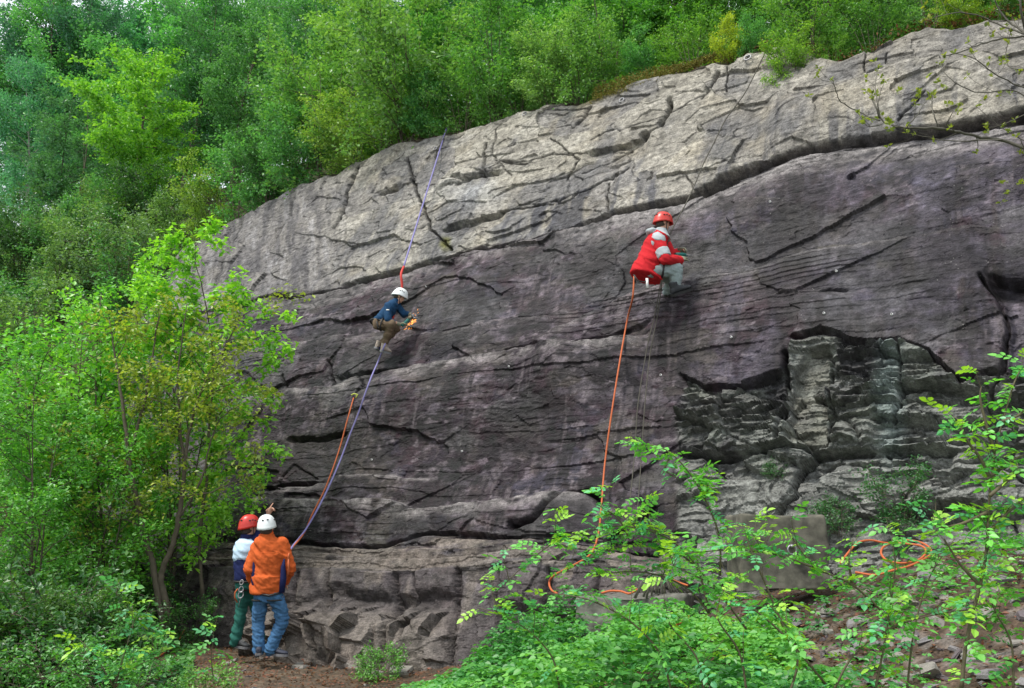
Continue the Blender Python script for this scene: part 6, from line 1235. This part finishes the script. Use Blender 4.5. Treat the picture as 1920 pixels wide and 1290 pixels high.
# brown dead shoots in a heap behind the concrete ledge
R = np.random.default_rng(15); c0 = at(1236, 1100, 8.75); e = empty('root_heap', c0, 'heap of grey brown roots draped behind the concrete ledge', 'roots')
for i in range(26):
    x0 = R.uniform(-.22, .22); mb = MB(); mb.tube([V3(x0 * .3, .05, .08 + R.uniform(0, .06)), V3(x0 * .8, -.02, .06), V3(x0 * 1.3, -.06, -.08 + R.uniform(-.03, .03))], .0085, 5); mb.build('root', M_TWIG, e)
# ------------------------------------------------------------------ loose slates
M_SL = [simple('grey_slate', (0.19, 0.18, 0.18), .8, .22, 12, .5, bdist=.01), simple('purple_slate', (0.12, 0.10, 0.105), .75, .22, 12, .5, bdist=.01), simple('pale_slate', (0.22, 0.205, 0.18), .8, .2, 12, .5, bdist=.01)]
def slate_mesh(seed):
    R = np.random.default_rng(seed); n = R.integers(5, 8); a = np.sort(R.uniform(0, 6.28, n) * .25 + np.linspace(0, 6.28, n, endpoint=False) * .75); r_ = R.uniform(.6, 1.1, n)
    P = np.stack([np.cos(a) * r_, np.sin(a) * r_ * R.uniform(.55, .8), np.zeros(n)], 1); h = R.uniform(.14, .3); mb = MB()
    V = np.concatenate([P * [1, 1, 0] + [0, 0, -h], P + [0, 0, -h * .3] + R.normal(size=(n, 3)) * .03, P * .88 + [0, 0, h * .5] + R.normal(size=(n, 3)) * .05, [[0, 0, h * .62]]]); Fs = []
    for i in range(2):
        for j in range(n): k = (j + 1) % n; Fs.append((i * n + j, i * n + k, (i + 1) * n + k, (i + 1) * n + j))
    for j in range(n): Fs.append((2 * n + j, 2 * n + (j + 1) % n, 3 * n))
    Fs.append(tuple(range(n - 1, -1, -1))); mb.add(V, Fs); return mb.mesh('slate_stone', False)
SM = [slate_mesh(200 + i) for i in range(9)]
for i, m_ in enumerate(SM): m_.materials.append(M_SL[i % 3])
R = np.random.default_rng(203); cnt = 0
def stone(x, y, s, lab, grp, mi=None, tilt=.35, sink=.2, cat='stone'):
    o = bpy.data.objects.new('slate_stone', SM[int(R.integers(9)) if mi is None else mi]); COL.objects.link(o); o.location = (x, y, float(ground_z(x, y)) + s * (.3 - sink)); o.rotation_euler = (R.normal(0, tilt), R.normal(0, tilt), R.uniform(0, 6.28)); o.scale = (s, s, s * R.uniform(.7, 1.2)); return tag(o, lab, cat, grp)
big = [(1760, 1245, 5.6, .14, 7, 'largest blue grey slate at the lower right, lying tilted'), (1575, 1180, 6.6, .13, 2, 'broad pale slate in the middle of the rubble'), (1620, 1078, 7.7, .16, 1, 'long dark slate leaning under the rope loop'), (1640, 1130, 7.0, .10, 3, 'flat grey slate below the rope loop'), (1700, 1120, 7.2, .14, 4, 'wide slate on the rubble right of the rope loop'),
       (1700, 1160, 6.6, .11, 5, 'pale angular slate by the rose sapling'), (1860, 1230, 5.4, .13, 0, 'grey slate to the right of the rose sapling'), (1400, 1185, 6.5, .06, 0, 'small round grey stone under the brambles left of the rubble'), (440, 1243, 10.3, .10, 2, 'flat pale stone in the earth path in front of the jeans'), (405, 1262, 9.9, .08, 5, 'pale stone at the left edge of the earth path'), (270, 1283, 8.9, .22, 0, 'grey rounded slab at the bottom left'), (610, 1195, 11.4, .18, 2, 'pale rough slab beside the feet of the orange jacket'), (570, 1220, 10.9, .14, 5, 'pale flat slab just right of the shoes'), (660, 1205, 10.9, .22, 8, 'tilted pale slab between the path and the dark blocks'), (700, 1225, 10.4, .2, 2, 'pale slab beside the flat topped sapling'), (760, 1205, 10.3, .2, 5, 'pale boulder right of the flat topped sapling')]
for px, py, Y, s, mi, lab in big: x = at(px, py, Y)[0]; stone(x, Y, s, lab, None, mi, .25)
for i in range(290):
    if i < 255: px = R.uniform(1400, 1960); y = R.uniform(5.0, 8.3)
    elif i < 272: px = R.uniform(390, 700); y = R.uniform(8.8, 11.6)
    else: px = R.uniform(1290, 1420); y = R.uniform(6.5, 7.8)
    x = at(px, 1100, y)[0]; s = R.uniform(.04, .12)
    if back_of(x, y) > -.2: continue
    zone = 'in the rubble below the rope loop' if i < 255 else 'on the earth path by the standing people' if i < 272 else 'in the litter below the concrete kerb'
    mi = int(R.integers(9)); stone(x, y, s, 'small loose ' + ('grey', 'purple', 'pale')[mi % 3] + ' slate lying ' + zone, ('grey', 'purple', 'pale')[mi % 3] + ' slates ' + zone, mi)
print('done', time.time() - T_START, len(bpy.data.objects), 'tris', sum(len(m.loops) - 2 * len(m.polygons) for m in bpy.data.meshes))
